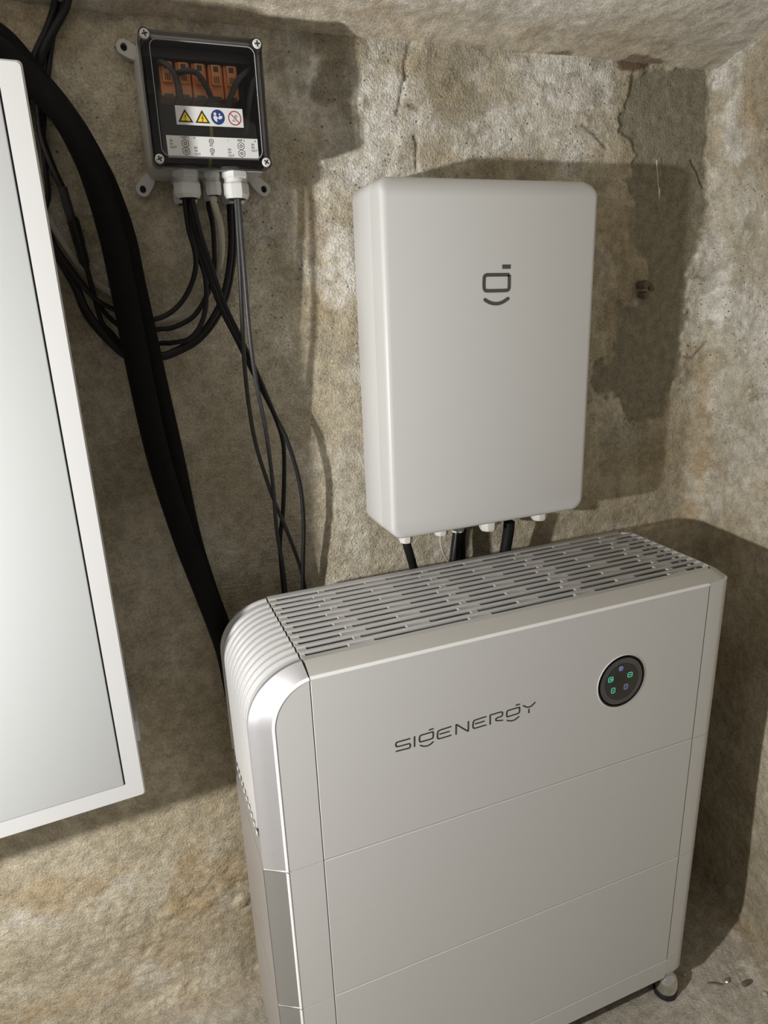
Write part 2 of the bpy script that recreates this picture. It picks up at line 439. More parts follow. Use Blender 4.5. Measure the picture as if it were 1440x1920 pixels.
CEMENT = [(0.7856, 1.7238), (0.7761, 1.6726), (0.7594, 1.6216), (0.7754, 1.6121), (0.8131, 1.5893), (0.8075, 1.5452), (0.8297, 1.5041), (0.8253, 1.4581), (0.8596, 1.3913), (0.8649, 1.3775), (0.8421, 1.3321), (0.7966, 1.3269), (0.7853, 1.3106), (0.8075, 1.2877), (0.8076, 1.2554), (0.7908, 1.2248), (0.742, 1.2321), (0.7428, 1.183), (0.7978, 1.1363), (0.9115, 1.0817), (0.963, 1.1875), (0.9719, 1.3949), (0.9906, 1.5583), (0.9988, 1.6406), (0.9773, 1.7183), (0.9584, 1.7442)]
def wall_fields(s, z):
    relief = 0.009 * fbm(s, z, 0.45, 2, 11) + 0.0018 * fbm(s, z, 0.09, 2, 21) + 0.0016 * fbm(s, z, 0.014, 2, 31)
    n1 = fbm(s, z, 0.05, 5, 41, 0.6); n2 = fbm(s, z, 0.16, 5, 51, 0.55); n3 = fbm(s, z, 0.022, 3, 61)
    cem = 1 - sstep(-0.004, 0.004, poly_sd(s, z, CEMENT) + 0.022 * n1 + 0.012 * n3)
    white = 0 * s; och = 0 * s; rust = 0 * s; grey = 0 * s; tro = 0 * s
    for (c, rx, rz, st, sd) in [((0.3207, 1.5959), 0.1, 0.1, 0.8, 1010), ((0.491, 1.6182), 0.13, 0.05, 0.8, 1020), ((0.3649, 1.5439), 0.09, 0.04, 0.7, 1030), ((0.6539, 1.6975), 0.11, 0.07, 0.7, 1040), ((0.6803, 1.6142), 0.08, 0.05, 0.6, 1050), ((0.2207, 1.5294), 0.05, 0.05, 0.5, 1060), ((0.2406, 1.4249), 0.045, 0.07, 0.6, 1070), ((0.1942, 1.685), 0.035, 0.05, 0.8, 1080), ((0.268, 1.6797), 0.015, 0.05, 0.7, 1090), ((1.0233, 1.7455), 0.07, 0.09, 0.9, 1100), ((1.0545, 1.6115), 0.05, 0.06, 0.8, 1110), ((1.0015, 1.4743), 0.03, 0.12, 0.4, 1120), ((1.1153, 1.2728), 0.12, 0.22, 0.42, 1130), ((1.1697, 1.0537), 0.14, 0.14, 0.45, 1140), ((1.0444, 0.9095), 0.05, 0.05, 0.3, 1150), ((-0.3929, 0.3462), 0.06, 0.03, 0.4, 1160), ((-0.2227, 0.3582), 0.06, 0.04, 0.3, 1170), ((-0.1787, 0.1015), 0.1, 0.03, 0.3, 1180), ((0.2389, 1.0553), 0.05, 0.12, 0.25, 1190), ((0.7321, 1.3428), 0.05, 0.12, 0.35, 1200), ((0.3428, 1.713), 0.05, 0.05, 0.5, 1210)]:
        white = np.maximum(white, st * blob(s, z, c[0], c[1], rx, rz, sd))
    for (c, rx, rz, st, sd) in [((0.2375, 1.6603), 0.035, 0.04, 0.95, 1220), ((0.2455, 1.7227), 0.05, 0.02, 0.95, 1230), ((0.1766, 1.7138), 0.03, 0.05, 0.7, 1240), ((0.2134, 1.5478), 0.06, 0.025, 0.55, 1250), ((0.4522, 1.714), 0.06, 0.05, 0.55, 1260), ((0.481, 1.6562), 0.04, 0.03, 0.5, 1270), ((0.1585, 1.5895), 0.04, 0.08, 0.55, 1280), ((0.2503, 1.5931), 0.04, 0.06, 0.6, 1290), ((0.8586, 1.0536), 0.07, 0.1, 0.6, 1300), ((0.7813, 1.18), 0.06, 0.05, 0.7, 1310), ((0.8219, 1.4544), 0.02, 0.05, 0.5, 1320), ((1.1457, 1.0162), 0.04, 0.04, 0.25, 1330), ((-0.0777, 1.7343), 0.04, 0.012, 0.7, 1340), ((-0.0031, 1.7455), 0.06, 0.015, 0.6, 1350)]:
        grey = np.maximum(grey, st * blob(s, z, c[0], c[1], rx, rz, sd, 0.35, 0.7))
    for (c, rx, rz, st, sd) in [((0.2008, 1.3612), 0.045, 0.05, 0.7, 1360), ((0.198, 1.449), 0.04, 0.05, 0.6, 1370), ((0.1847, 1.5026), 0.03, 0.05, 0.5, 1380), ((-0.0844, 0.3009), 0.11, 0.12, 0.9, 1390), ((-0.3194, 0.3744), 0.1, 0.045, 0.85, 1400), ((-0.0684, 0.1597), 0.12, 0.06, 0.85, 1410), ((-0.3332, 0.112), 0.2, 0.03, 0.7, 1420), ((-0.0507, 0.4269), 0.06, 0.05, 0.5, 1430), ((1.0329, 0.9786), 0.025, 0.09, 0.8, 1440), ((1.0206, 1.1605), 0.02, 0.1, 0.6, 1450), ((1.0838, 1.6446), 0.025, 0.05, 0.7, 1460), ((-0.1572, 1.7107), 0.1, 0.05, 0.5, 1470), ((1.0152, 0.8794), 0.03, 0.03, 0.7, 1480), ((0.9187, 1.0125), 0.05, 0.06, 0.4, 1490), ((0.4516, 1.5697), 0.12, 0.02, 0.3, 1500)]:
        och = np.maximum(och, st * blob(s, z, c[0], c[1], rx, rz, sd, 0.7))
    for (c, rx, rz, st, sd) in [((0.6516, 1.7416), 0.022, 0.008, 0.9, 1510), ((0.7959, 1.7375), 0.035, 0.012, 0.95, 1520), ((0.8427, 1.7376), 0.022, 0.007, 0.8, 1530), ((0.5489, 1.7397), 0.03, 0.006, 0.5, 1540), ((0.3703, 1.746), 0.02, 0.004, 0.4, 1550), ((1.0253, 1.7747), 0.03, 0.008, 0.7, 1560)]:
        rust = np.maximum(rust, st * blob(s, z, c[0], c[1], rx, rz, sd, 0.3, 0.9))
    for (c, rx, rz, st, sd) in [((-0.1075, 1.0125), 0.3, 0.3, 0.8, 1570), ((0.0666, 1.0316), 0.13, 0.25, 0.7, 1580), ((-0.1079, 1.1852), 0.2, 0.2, 0.6, 1590), ((-0.1418, 0.6207), 0.3, 0.1, 0.5, 1600)]:
        tro = np.maximum(tro, st * blob(s, z, c[0], c[1], rx, rz, sd, 0.8, 0.3))
    white = np.clip(white + 0.45 * sstep(0.08, 0.4, n2) * sstep(0.5, 1.1, z), 0, 1) * (1 - cem)
    grey = np.clip(np.maximum(grey * (0.75 + 0.5 * n1), cem), 0, 1)
    och = np.clip(och + (0.12 + 0.45 * sstep(0.75, 0.45, z)) * sstep(0.1, 0.4, fbm(s, z, 0.2, 4, 71)), 0, 1) * (1 - cem)
    # peeled plaster is recessed, lime crust stands proud
    relief = relief - 0.0035 * cem + 0.0014 * sstep(0.3, 0.7, white + 0.8 * n1) - 0.0010 * sstep(0.3, 0.6, grey)
    # rubble band low on the left
    rub = blob(s, z, *(-0.1108, 0.2466), 0.30, 0.10, 81, 0.8, 0.4)
    relief = relief + rub * 0.0045 * fbm(s, z, 0.022, 3, 91)
    # cracks
    for pts in [[(0.3684, 1.7417), (0.3576, 1.7071), (0.3595, 1.6786), (0.3492, 1.6379), (0.3445, 1.6303)], [(0.696, 1.6314), (0.7193, 1.6199), (0.7497, 1.5975)], [(0.3738, 1.6018), (0.3754, 1.5519)], [(0.3676, 1.6448), (0.3821, 1.6404)], [(0.9475, 1.5846), (0.9945, 1.5303)], [(1.0192, 1.2486), (0.995, 1.2157), (0.9659, 1.2218)], [(0.7954, 1.7431), (0.7615, 1.7382), (0.7168, 1.738)]]:
        d = line_d(s + 0.004 * n3 + 0.008 * n1, z, pts)
        relief = relief - 0.004 * (1 - sstep(0.0, 0.004, d)); rust = np.maximum(rust, 0.55 * (1 - sstep(0.0005, 0.0035, d)))
    # plaster lumps
    for (c, rr, h) in [((0.2824, 1.7119), 0.02, 0.004), ((0.2831, 1.6417), 0.02, 0.005), ((0.8336, 1.5278), 0.02, 0.003), ((1.0017, 1.4245), 0.03, 0.006), ((-0.0364, 0.214), 0.02, 0.006)]:
        relief = relief + h * (1 - sstep(0.2, 1.0, np.hypot(s - c[0], z - c[1]) / rr + 0.5 * n1))
    pit = np.clip(0.75 + 1.2 * fbm(s, z, 0.13, 3, 101) + 0.3 * white, 0, 1) * (1 - 0.8 * cem) * (1 - tro) * (0.12 + 0.88 * sstep(0.75, 1.25, z + 0.4 * n2))
    relief = relief * (1 - 0.45 * tro)
    # uneven foot of the wall
    relief = relief + 0.012 * (1 - sstep(0.0, 0.06, z + 0.03 * n1)) - 0.02 * (1 - sstep(0.0, 0.5, z))
    return relief, (white, grey, och), (rust, pit, tro)

def build_wall(name, s0, s1, st, z0=-0.03, z1=ZC + 0.05):
    s = np.linspace(s0, s1, int((s1 - s0) / st) + 1); z = np.linspace(z0, z1, int((z1 - z0) / st) + 1)
    S, Z = np.meshgrid(s, z, indexing='ij')
    rel, w1, w2 = wall_fields(S, Z)
    x, y, nx, ny = unroll(S)
    # the corner leans in towards the ceiling
    lean = 0.05 * sstep(1.45, 1.75, Z) * sstep(S0 - 0.05, S0 + LA, S)
    P = np.stack([x + nx * rel - lean, y + ny * rel, Z], -1)
    return sheet(name, P, w1, w2, M['wall'])
SM = S0 + LA * 0.5
build_wall('wall_back', -1.05, SM, 0.003)
build_wall('wall_right', SM, SM + 0.75, 0.003)

def build_ceiling():
    x = np.linspace(-1.05, 1.12, 620); y = np.linspace(YW + 0.02, -0.45, 240)
    X, Y = np.meshgrid(x, y, indexing='ij')
    d = YW - Y
    n = fbm(X, Y, 0.25, 4, 201); n1 = fbm(X, Y, 0.05, 4, 205); n3 = fbm(X, Y, 0.015, 3, 208)
    Z = ZC + 0.10 * np.maximum(d, -0.02) + 0.16 * np.maximum(d - 0.08, 0) + 0.007 * n + 0.0016 * n1 + 0.0012 * n3
    Z = Z - 0.01 * sstep(0.05, 0.0, d)
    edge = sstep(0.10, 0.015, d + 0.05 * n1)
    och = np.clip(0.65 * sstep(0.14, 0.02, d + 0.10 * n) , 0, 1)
    rust = np.zeros_like(X)
    for cx, cy, rx, ry, sd in ((0.80, YW - 0.006, 0.03, 0.012, 211), (0.62, YW - 0.004, 0.02, 0.007, 212), (0.84, YW - 0.008, 0.03, 0.008, 213)):
        rust = np.maximum(rust, 0.7 * blob(X, Y, cx, cy, rx, ry, sd, 0.3, 0.9))
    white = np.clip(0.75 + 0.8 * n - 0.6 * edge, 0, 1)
    grey = 0.25 * sstep(0.1, 0.35, fbm(X, Y, 0.12, 4, 221))
    P = np.stack([X, Y, Z], -1)
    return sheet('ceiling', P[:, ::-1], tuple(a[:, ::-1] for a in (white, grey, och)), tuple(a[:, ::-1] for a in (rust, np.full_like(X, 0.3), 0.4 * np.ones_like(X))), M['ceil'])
build_ceiling()

def build_floor():
    x = np.linspace(-1.05, 1.2, 560); y = np.linspace(-0.7, YW + 0.06, 270)
    X, Y = np.meshgrid(x, y, indexing='ij')
    n = fbm(X, Y, 0.3, 3, 301); n1 = fbm(X, Y, 0.05, 4, 305); n3 = fbm(X, Y, 0.012, 2, 308)
    dW = YW - Y; dR = (1.0 - 0.17 * (0.25 - Y)) - X
    rim = np.maximum(sstep(0.07, 0.0, dW + 0.03 * n1), sstep(0.05, 0.0, dR + 0.03 * n1))
    Z = 0.003 * n + 0.0022 * n1 + 0.0014 * n3 + 0.012 * rim - 0.003
    # broom marks
    ang = 0.9 * X + 0.5 * Y + 0.5 * np.hypot(X + 0.25, Y - 0.0)
    Z = Z + 0.0011 * np.sin(ang * 620 + 9 * n1) * sstep(-0.15, 0.2, n)
    white = np.clip(0.35 + 0.9 * n + 0.3 * rim, 0, 1); och = np.clip(0.55 * rim + 0.3 * n, 0, 1); grey = np.clip(0.15 - 0.6 * n, 0, 1)
    return sheet('floor', np.stack([X, Y, Z], -1), (white, grey, och), (0 * X, 0.25 + 0 * X, 0 * X), M['floor'])
build_floor()

# ------------------------------------------------------------------ battery storage tower
XA, XB, XR = 0.0496, 0.7137, 0.7635          # seams and right edge
ZB, Z0, Z1, Z2, ZT = 0.063, 0.1104, 0.3608, 0.6145, 0.9006
OT, OL = 0.0144, 0.031                       # how far the bevel flares at the top and on the left
YT, YL = 0.027, 0.020                        # bevel depth at the top and on the left
YB = 0.250                                   # back of the unit
RX, RZ = 0.058, 0.063
G = 0.0007                                   # half of a joint
ACX, ACZ = RX, ZT - RZ
tower = empty('battery_storage_unit', (0.37, 0.12, 0.0), 'tall light grey battery storage unit with slotted top standing on the floor', 'battery unit')

def edge_path(zend, xstart=XA, na=20):
    """front outline of the left end, from the top seam over the rounded corner and down: (x, z, nx, nz, flare, depth)"""
    out = []
    th0 = math.degrees(math.acos((xstart - ACX) / RX)) if xstart < ACX else 90
    for k in range(na + 1):
        t = math.radians(th0 + (180 - th0) * k / na); f = (1 - math.cos((math.degrees(t) - 90) / 90 * math.pi)) / 2
        out.append((ACX + RX * math.cos(t), ACZ + RZ * math.sin(t), math.cos(t), math.sin(t), OT + (OL - OT) * f, YT + (YL - YT) * f))
    n = 8
    for k in range(1, n + 1):
        out.append((0.0, ACZ + (zend - ACZ) * k / n, -1.0, 0.0, OL, YL))
    return out

def sweep(path, prof, close_ends=False):
    """prof(flare, depth) -> list of (offset, y)"""
    V = []; F = []
    for (x, z, nx, nz, fl, dp) in path:
        pr = prof(fl, dp)
        for off, y in pr: V.append((x + nx * off, y, z + nz * off))
    m = len(pr)
    for i in range(len(path) - 1):
        for k in range(m - 1):
            F.append((i * m + k, i * m + k + 1, (i + 1) * m + k + 1, (i + 1) * m + k))
    if close_ends:
        F.append(tuple(range(m))); F.append(tuple((len(path) - 1) * m + k for k in range(m)))
    bm = bmesh.new(); me = pyd(V, F); bm.from_mesh(me); bpy.data.meshes.remove(me)
    return autosmooth(bm_mesh(bm), 28)

# dark core: joints between the covers look into it
core_poly = [(0.004, ZB + 0.004), (XR - 0.012, ZB + 0.004), (XR - 0.012, ZT - 0.012), (ACX, ZT - 0.012), (0.02, ACZ + 0.035), (0.004, ACZ)]
link('inner_body', prism(core_poly, 0.006, YB - 0.004), M['dark'], tower)

def right_strip(z0, z1, rbot=0.0):
    """narrow cover at the right end, rounded in plan; wraps around to the right side"""
    R = 0.024; plan = [(XB - (G * 0.35 if not rbot else G), 0.0), (XB + 0.010, 0.0)]
    for k in range(11):
        a = math.radians(-90 + 90 * k / 10); plan.append((XR - R + R * math.cos(a), R + R * math.sin(a)))
    plan.append((XR, YB - 0.02)); plan.append((XR - 0.02, YB))
    n = len(plan); V = []; F = []
    lv = [(z1, 0.003), (z1, 0.0)]
    if rbot:
        for k in range(7):
            a = math.radians(90 * k / 6); lv.append((z0 + rbot * (1 - math.sin(a)), rbot * (1 - math.cos(a))))
    else: lv.append((z0, 0.0))
    lv.append((lv[-1][0], lv[-1][1] + 0.003))
    for z, ins in lv:
        for i, (x, y) in enumerate(plan):
            f = min(1.0, max(0.0, (x - XB) / (XR - XB)))
            V.append((x - ins * f, y + (min(ins, 0.003) if y < 0.1 else 0.0), z))
    for r in range(len(lv) - 1):
        for i in range(n - 1): F.append((r * n + i, r * n + i + 1, (r + 1) * n + i + 1, (r + 1) * n + i))
    bm = bmesh.new(); me = pyd(V, F); bm.from_mesh(me); bpy.data.meshes.remove(me)
    return autosmooth(bm_mesh(bm), 40)

rows = ((Z2, ZT, 'top'), (Z1, Z2, 'mid'), (Z0, Z1, 'low'))
for z0, z1, w in rows:
    za, zb = z0 + G, z1 - (G if w != 'top' else 0.0)
    fp = link('front_panel', prism([(XA + G, za), (XB - G, za), (XB - G, zb), (XA + G, zb)], 0.0, 0.006, 0.0008, 1), M['panel'], tower)
    if w == 'top': top_panel = fp; tag(fp, 'upper front panel with logo lettering and round display')
    if w == 'top':
        poly = [(XA - G, za)] + [(x, z) for (x, z, *_r) in edge_path(za)]
        poly[1] = (XA - G, poly[1][1])
    else:
        poly = [(XA - G, za), (XA - G, zb), (0.0, zb), (0.0, za)]
    link('end_strip', prism(poly, 0.0, 0.006), M['panel'], tower)
    link('corner_cover', right_strip(za, zb + (0.004 if w == 'top' else 0)), M['panel'], tower)
# bottom skirt
link('base_skirt', prism(rrect(0.0, XB, ZB, Z0 - G, 0.0), 0.0, 0.02, 0.0008, 1), M['panel'], tower)
link('base_tray', box(0.0, XR - 0.03, 0.02, YB, ZB + 0.004, Z0 - G), M['panel'], tower)
link('corner_cover', right_strip(ZB, Z0 - G, 0.011), M['panel'], tower)

# painted edge highlight, a pale rim: round the left end, along the top
rimprof = lambda fl, dp: [(-0.0004, 0.0006), (0.0004, -0.0008), (0.0018, -0.0006), (0.0030, 0.0012), (0.0034, 0.0036)]
link('edge_rim_glint', sweep(edge_path(Z2 + G), rimprof), M['rim'], tower)
for a, b in ((Z1, Z2), (Z0, Z1)):
    pth = [(0.0, b - G, -1, 0, OL, YL), (0.0, a + G, -1, 0, OL, YL)]
    link('edge_rim_glint', sweep(pth, rimprof), M['rim'], tower)
pth = [(x, ZT, 0, 1, OT, YT) for x in (XA + G, XB)]
link('edge_rim_glint', sweep(pth, rimprof), M['rim'], tower)

# bevelled border: left end of the top module (aluminium), along the top, and the lower modules
bev = lambda fl, dp: [(0.0030, 0.0036), (fl * 0.55, dp * 0.55), (fl - 0.0012, dp - 0.001), (fl, dp + 0.001), (fl, dp + 0.006)]
link('bevel_band', sweep(edge_path(Z2 + G), bev), M['bevel'], tower)
for a, b in ((Z1, Z2), (Z0, Z1)):
    pth = [(0.0, b - G - 0.0006, -1, 0, OL, YL), (0.0, a + G, -1, 0, OL, YL)]
    link('bevel_band', sweep(pth, bev), M['alu_grey'], tower)
    link('joint_strip', sweep([(0.0, b + 0.0012, -1, 0, OL, YL), (0.0, b - 0.0012, -1, 0, OL, YL)], lambda fl, dp: [(0.003, 0.0030), (fl, dp + 0.0004)]), M['rim'], tower)

# top bevel with the rounded right end
def top_bevel():
    R0, R1 = 0.024, 0.045; V = []; F = []
    outer = [(XA + G, 0.0030, ZT + 0.0030)]; inner = [(XA + G, YT, ZT + OT)]
    m = 10
    for k in range(m + 1):
        a = math.radians(-90 + 90 * k / m)
        outer.append((XR - R0 + R0 * math.cos(a), R0 + (R0 - 0.003) * math.sin(a), ZT + 0.0030 + 0.001 * k / m))
        inner.append((XR - 0.012 - 0.020 + 0.020 * math.cos(a) , YT + 0.020 + 0.020 * math.sin(a), ZT + OT))
    outer.append((XR, YB - 0.025, ZT + 0.004)); inner.append((XR - 0.012, YB - 0.025, ZT + OT))
    outer.append((XR - 0.025, YB, ZT + 0.004)); inner.append((XR - 0.030, YB - 0.006, ZT + OT))
    n = len(outer)
    for o, i in zip(outer, inner):
        V += [o, tuple((o[k] + i[k]) / 2 + (0.0014 if k == 2 else 0) for k in range(3)), i]
    for i in range(n - 1):
        for k in range(2): F.append((3 * i + k, 3 * i + 3 + k, 3 * i + 4 + k, 3 * i + 1 + k))
    bm = bmesh.new(); me = pyd(V, F); bm.from_mesh(me); bpy.data.meshes.remove(me)
    return autosmooth(bm_mesh(bm), 40)
link('bevel_band', top_bevel(), M['band'], tower)

# ribbed and slotted grille: 12 grooves from front to back
NR = 12
GY0, GY1 = 0.0335, 0.2380
PITCH = (GY1 - GY0) / NR
GW = PITCH * 0.58
ZTOP = ZT + OT
ZFL = ZTOP - 0.0022
XG1 = XR - 0.016
def chev(y):                                   # right end of the grille follows the rounded corner
    return XG1 - (0.014 if y > GY1 - 0.012 else 0.0)
def grille_end():
    pts = [(XG1 - 0.006, YT + 0.0022)]
    for k in range(9):
        a = math.radians(-72 + 72 * k / 8); pts.append((XR - 0.0322 + 0.020 * math.cos(a), YT + 0.020 + 0.020 * math.sin(a)))
    pts += [(XR - 0.0122, YB - 0.0255), (XR - 0.029, YB - 0.0075), (XR - 0.034, YB - 0.012), (XG1, YB - 0.028), (XG1, GY0 + 0.006), (XG1 - 0.006, GY0)]
    me = prism(pts, ZFL - 0.0015, ZTOP)
    me.transform(Matrix(((1, 0, 0, 0), (0, 0, 1, 0), (0, 1, 0, 0), (0, 0, 0, 1)))); me.flip_normals()
    return me
grille = link('grille_frame', join([
    box(XA + G, XG1 - 0.004, YT, GY0 + (PITCH - GW) / 2, ZFL - 0.0015, ZTOP),
    box(XA + G, XR - 0.028, GY1 - (PITCH - GW) / 2, YB - 0.002, ZFL - 0.0015, ZTOP, 0.001, 2),
    grille_end()]), M['grille'], tower)
for k in range(NR - 1):
    yc = GY0 + PITCH * (k + 1); hw = (PITCH - GW) / 2
    link('rib', box(XA + G, XG1 + 0.001, yc - hw, yc + hw, ZFL - 0.0015, ZTOP, 0.0007, 2), M['grille'], grille)
# slots: period and bridges; rows alternate one long slot / two shorter ones
PER = 0.1838; XS = 0.1547
def bridge(a, b, y0, y1):
    """solid piece between two slots, its left end turned up a little"""
    prof = [(a, ZFL - 0.0028), (b, ZFL - 0.0028), (b, ZFL), (a + 0.0026, ZFL), (a + 0.0016, ZFL + 0.0005), (a + 0.0004, ZFL + 0.0004), (a - 0.0006, ZFL - 0.0006)]
    return prism(prof, y0, y1)
for k in range(NR):
    y0 = GY0 + PITCH * k + (PITCH - GW) / 2 - 0.0002; y1 = y0 + GW + 0.0004
    if k % 2 == 0:                              # one long slot per period
        solid = [(XS + PER * j - 0.0373, XS + PER * j) for j in range(0, 4)]
    else:                                       # two shorter slots per period
        solid = [(XS + 0.0554 + PER * j, XS + 0.0918 + PER * j) for j in range(0, 4)] + [(XS - 0.0245 + PER * j, XS - 0.0141 + PER * j) for j in range(0, 4)]
    solid.append((XG1 - 0.004, XG1 + 0.001))
    for a, b in solid:
        b = min(b, XG1)
        if b - a > 0.002: link('slot_bridge', bridge(a, b, y0, y1), M['grille'], grille)
    link('slot_bridge', box(XA + G, XA + 0.007 + 0.006 * (k % 2), y0, y1, ZFL - 0.0028, ZFL), M['grille'], grille)
link('grille_lining', box(XA + 0.002, XR - 0.016, 0.031, YB - 0.008, ZT - 0.011, ZT - 0.006), M['lining'], grille)

# ribbed left end of the top module; fin glints painted as paler metal
floorp = lambda fl, dp: [(fl, dp + 0.004), (fl - 0.004, dp + 0.0062), (fl - 0.004, YB - 0.004), (fl - 0.012, YB)]
endcap = link('ribbed_end', sweep(edge_path(Z2 + 0.0), floorp), M['grille'], tower)
for k in range(NR - 1 + 1):
    yc = GY0 + PITCH * (k + 1); hw = (PITCH - GW) / 2 * 0.9
    if k == NR - 1: yc = YB - 0.008
    pf = lambda fl, dp, yc=yc, hw=hw: [(fl - 0.0045, yc - hw), (fl - 0.0010, yc - hw), (fl, yc - hw * 0.4), (fl, yc + hw * 0.4), (fl - 0.0010, yc + hw), (fl - 0.0045, yc + hw)]
    link('fin', sweep(edge_path(Z2 + 0.045), pf, True), M['alu'], endcap)
link('end_lower', sweep([(0.0, Z2 + 0.047, -1, 0, OL, YL), (0.0, Z2 + G, -1, 0, OL, YL)], lambda fl, dp: [(fl, dp + 0.006), (fl, YB - 0.012), (fl - 0.008, YB)]), M['side'], endcap)
for a, b in ((Z1, Z2), (Z0, Z1)):
    link('side_panel', sweep([(0.0, b - G, -1, 0, OL, YL), (0.0, a + G, -1, 0, OL, YL)], lambda fl, dp: [(fl, dp + 0.002), (fl, dp + 0.007), (fl, YB - 0.012), (fl - 0.008, YB)]), M['side'], tower)
for k in range(9):                              # small vent slots low on the left side
    y = 0.045 + PITCH * 1.1 * k
    link('side_slot', box(-OL - 0.0006, -OL + 0.002, y, y + 0.006, Z2 + 0.036, Z2 + 0.040), M['rim'], endcap)
link('rear_panel', prism([(-0.018, ZB), (XR - 0.02, ZB), (XR - 0.02, ZT), (ACX, ZT), (0.018, ACZ + 0.045), (-0.006, ACZ + 0.02), (-0.018, ACZ - 0.02)], YB - 0.002, YB + 0.002), M['grille'], tower)

# levelling feet
for fx, fy in ((0.736, 0.016), (0.05, 0.016), (0.736, 0.215), (0.05, 0.215)):
    ft = link('levelling_foot', lathe([(0.0195, 0.006), (0.0215, 0.012), (0.0222, 0.024), (0.0205, 0.036), (0.0160, 0.044), (0.0095, 0.050), (0.0090, 0.068)], (fx, fy, 0.0), n=28), M['chrome'], tower)
    link('rubber_pad', lathe([(0.0195, -0.004), (0.0225, -0.002), (0.0225, 0.007), (0.0195, 0.008)], (fx, fy, 0.0), n=28), M['rubber'], ft)

# round display
dc = (0.5485, 0.77); DR = 0.0445
dsp = link('display', lathe([(DR * 1.03, 0.0), (DR * 1.02, -0.0006), (DR, -0.0007), (DR * 0.95, 0.0004), (DR * 0.90, -0.0004), (DR * 0.72, -0.0009), (DR * 0.70, -0.0005), (0.001, -0.0005)], (dc[0], 0.0, dc[1]), 'Y', n=56), M['gloss_black'], tower)
tag(dsp, 'round black display with glowing green icons')
link('display_bezel', disc(dc[0], dc[1], DR * 0.90, -0.0005, 56, DR * 0.72, 0.0006), M['display_ring'], dsp)
link('display_edge_glint', disc(dc[0], dc[1], DR * 1.045, -0.0001, 64, DR * 1.02, 0.0007), M['rim'], dsp)  # white ring painted as the highlight on the panel's edge
link('display_face', disc(dc[0], dc[1], DR * 0.70, -0.0006, 48, 0.0, 0.0004), M['display_face'], dsp)
link('display_centre', disc(dc[0] - 0.002, dc[1] + 0.001, DR * 0.40, -0.0010, 32, 0.0, 0.0002), M['gloss_black'], dsp)
def icon(px, py, w, h, m, extra):
    c = (px, py); ms = [stroke(rrect(c[0] - w / 2, c[0] + w / 2, c[1] - h / 2, c[1] + h / 2, min(w, h) * 0.25, 3), 0.0009, -0.0012, 0.0002, closed=True)]
    for e in extra: ms.append(stroke([(c[0] + e[0] * w, c[1] + e[1] * h), (c[0] + e[2] * w, c[1] + e[3] * h)], 0.0009, -0.0012, 0.0002))
    link('icon', join(ms), M[m], dsp)
ic = [(0.5264, 0.7789), (0.5638, 0.7783), (0.5327, 0.7579), (0.5573, 0.7584), (0.5451, 0.7937)]
icon(*ic[0], 0.0090, 0.0080, 'led_green', [(-0.2, 0.1, 0.3, 0.1), (-0.2, -0.12, 0.3, -0.12)])
icon(*ic[1], 0.0085, 0.0080, 'led_green', [(-0.3, 0.05, 0.0, -0.05), (0.0, -0.05, 0.3, 0.05)])
icon(*ic[2], 0.0066, 0.0086, 'led_green', [(0.0, 0.15, 0.0, -0.15)])
icon(*ic[3], 0.0066, 0.0086, 'led_blue', [(0.0, 0.15, 0.0, -0.15)])
link('icon', join([disc(ic[4][0], ic[4][1], 0.0042, -0.0012, 20, 0.0032, 0.0002), disc(ic[4][0], ic[4][1], 0.0022, -0.0012, 16, 0.0012, 0.0002)]), M['led_blue'], dsp)

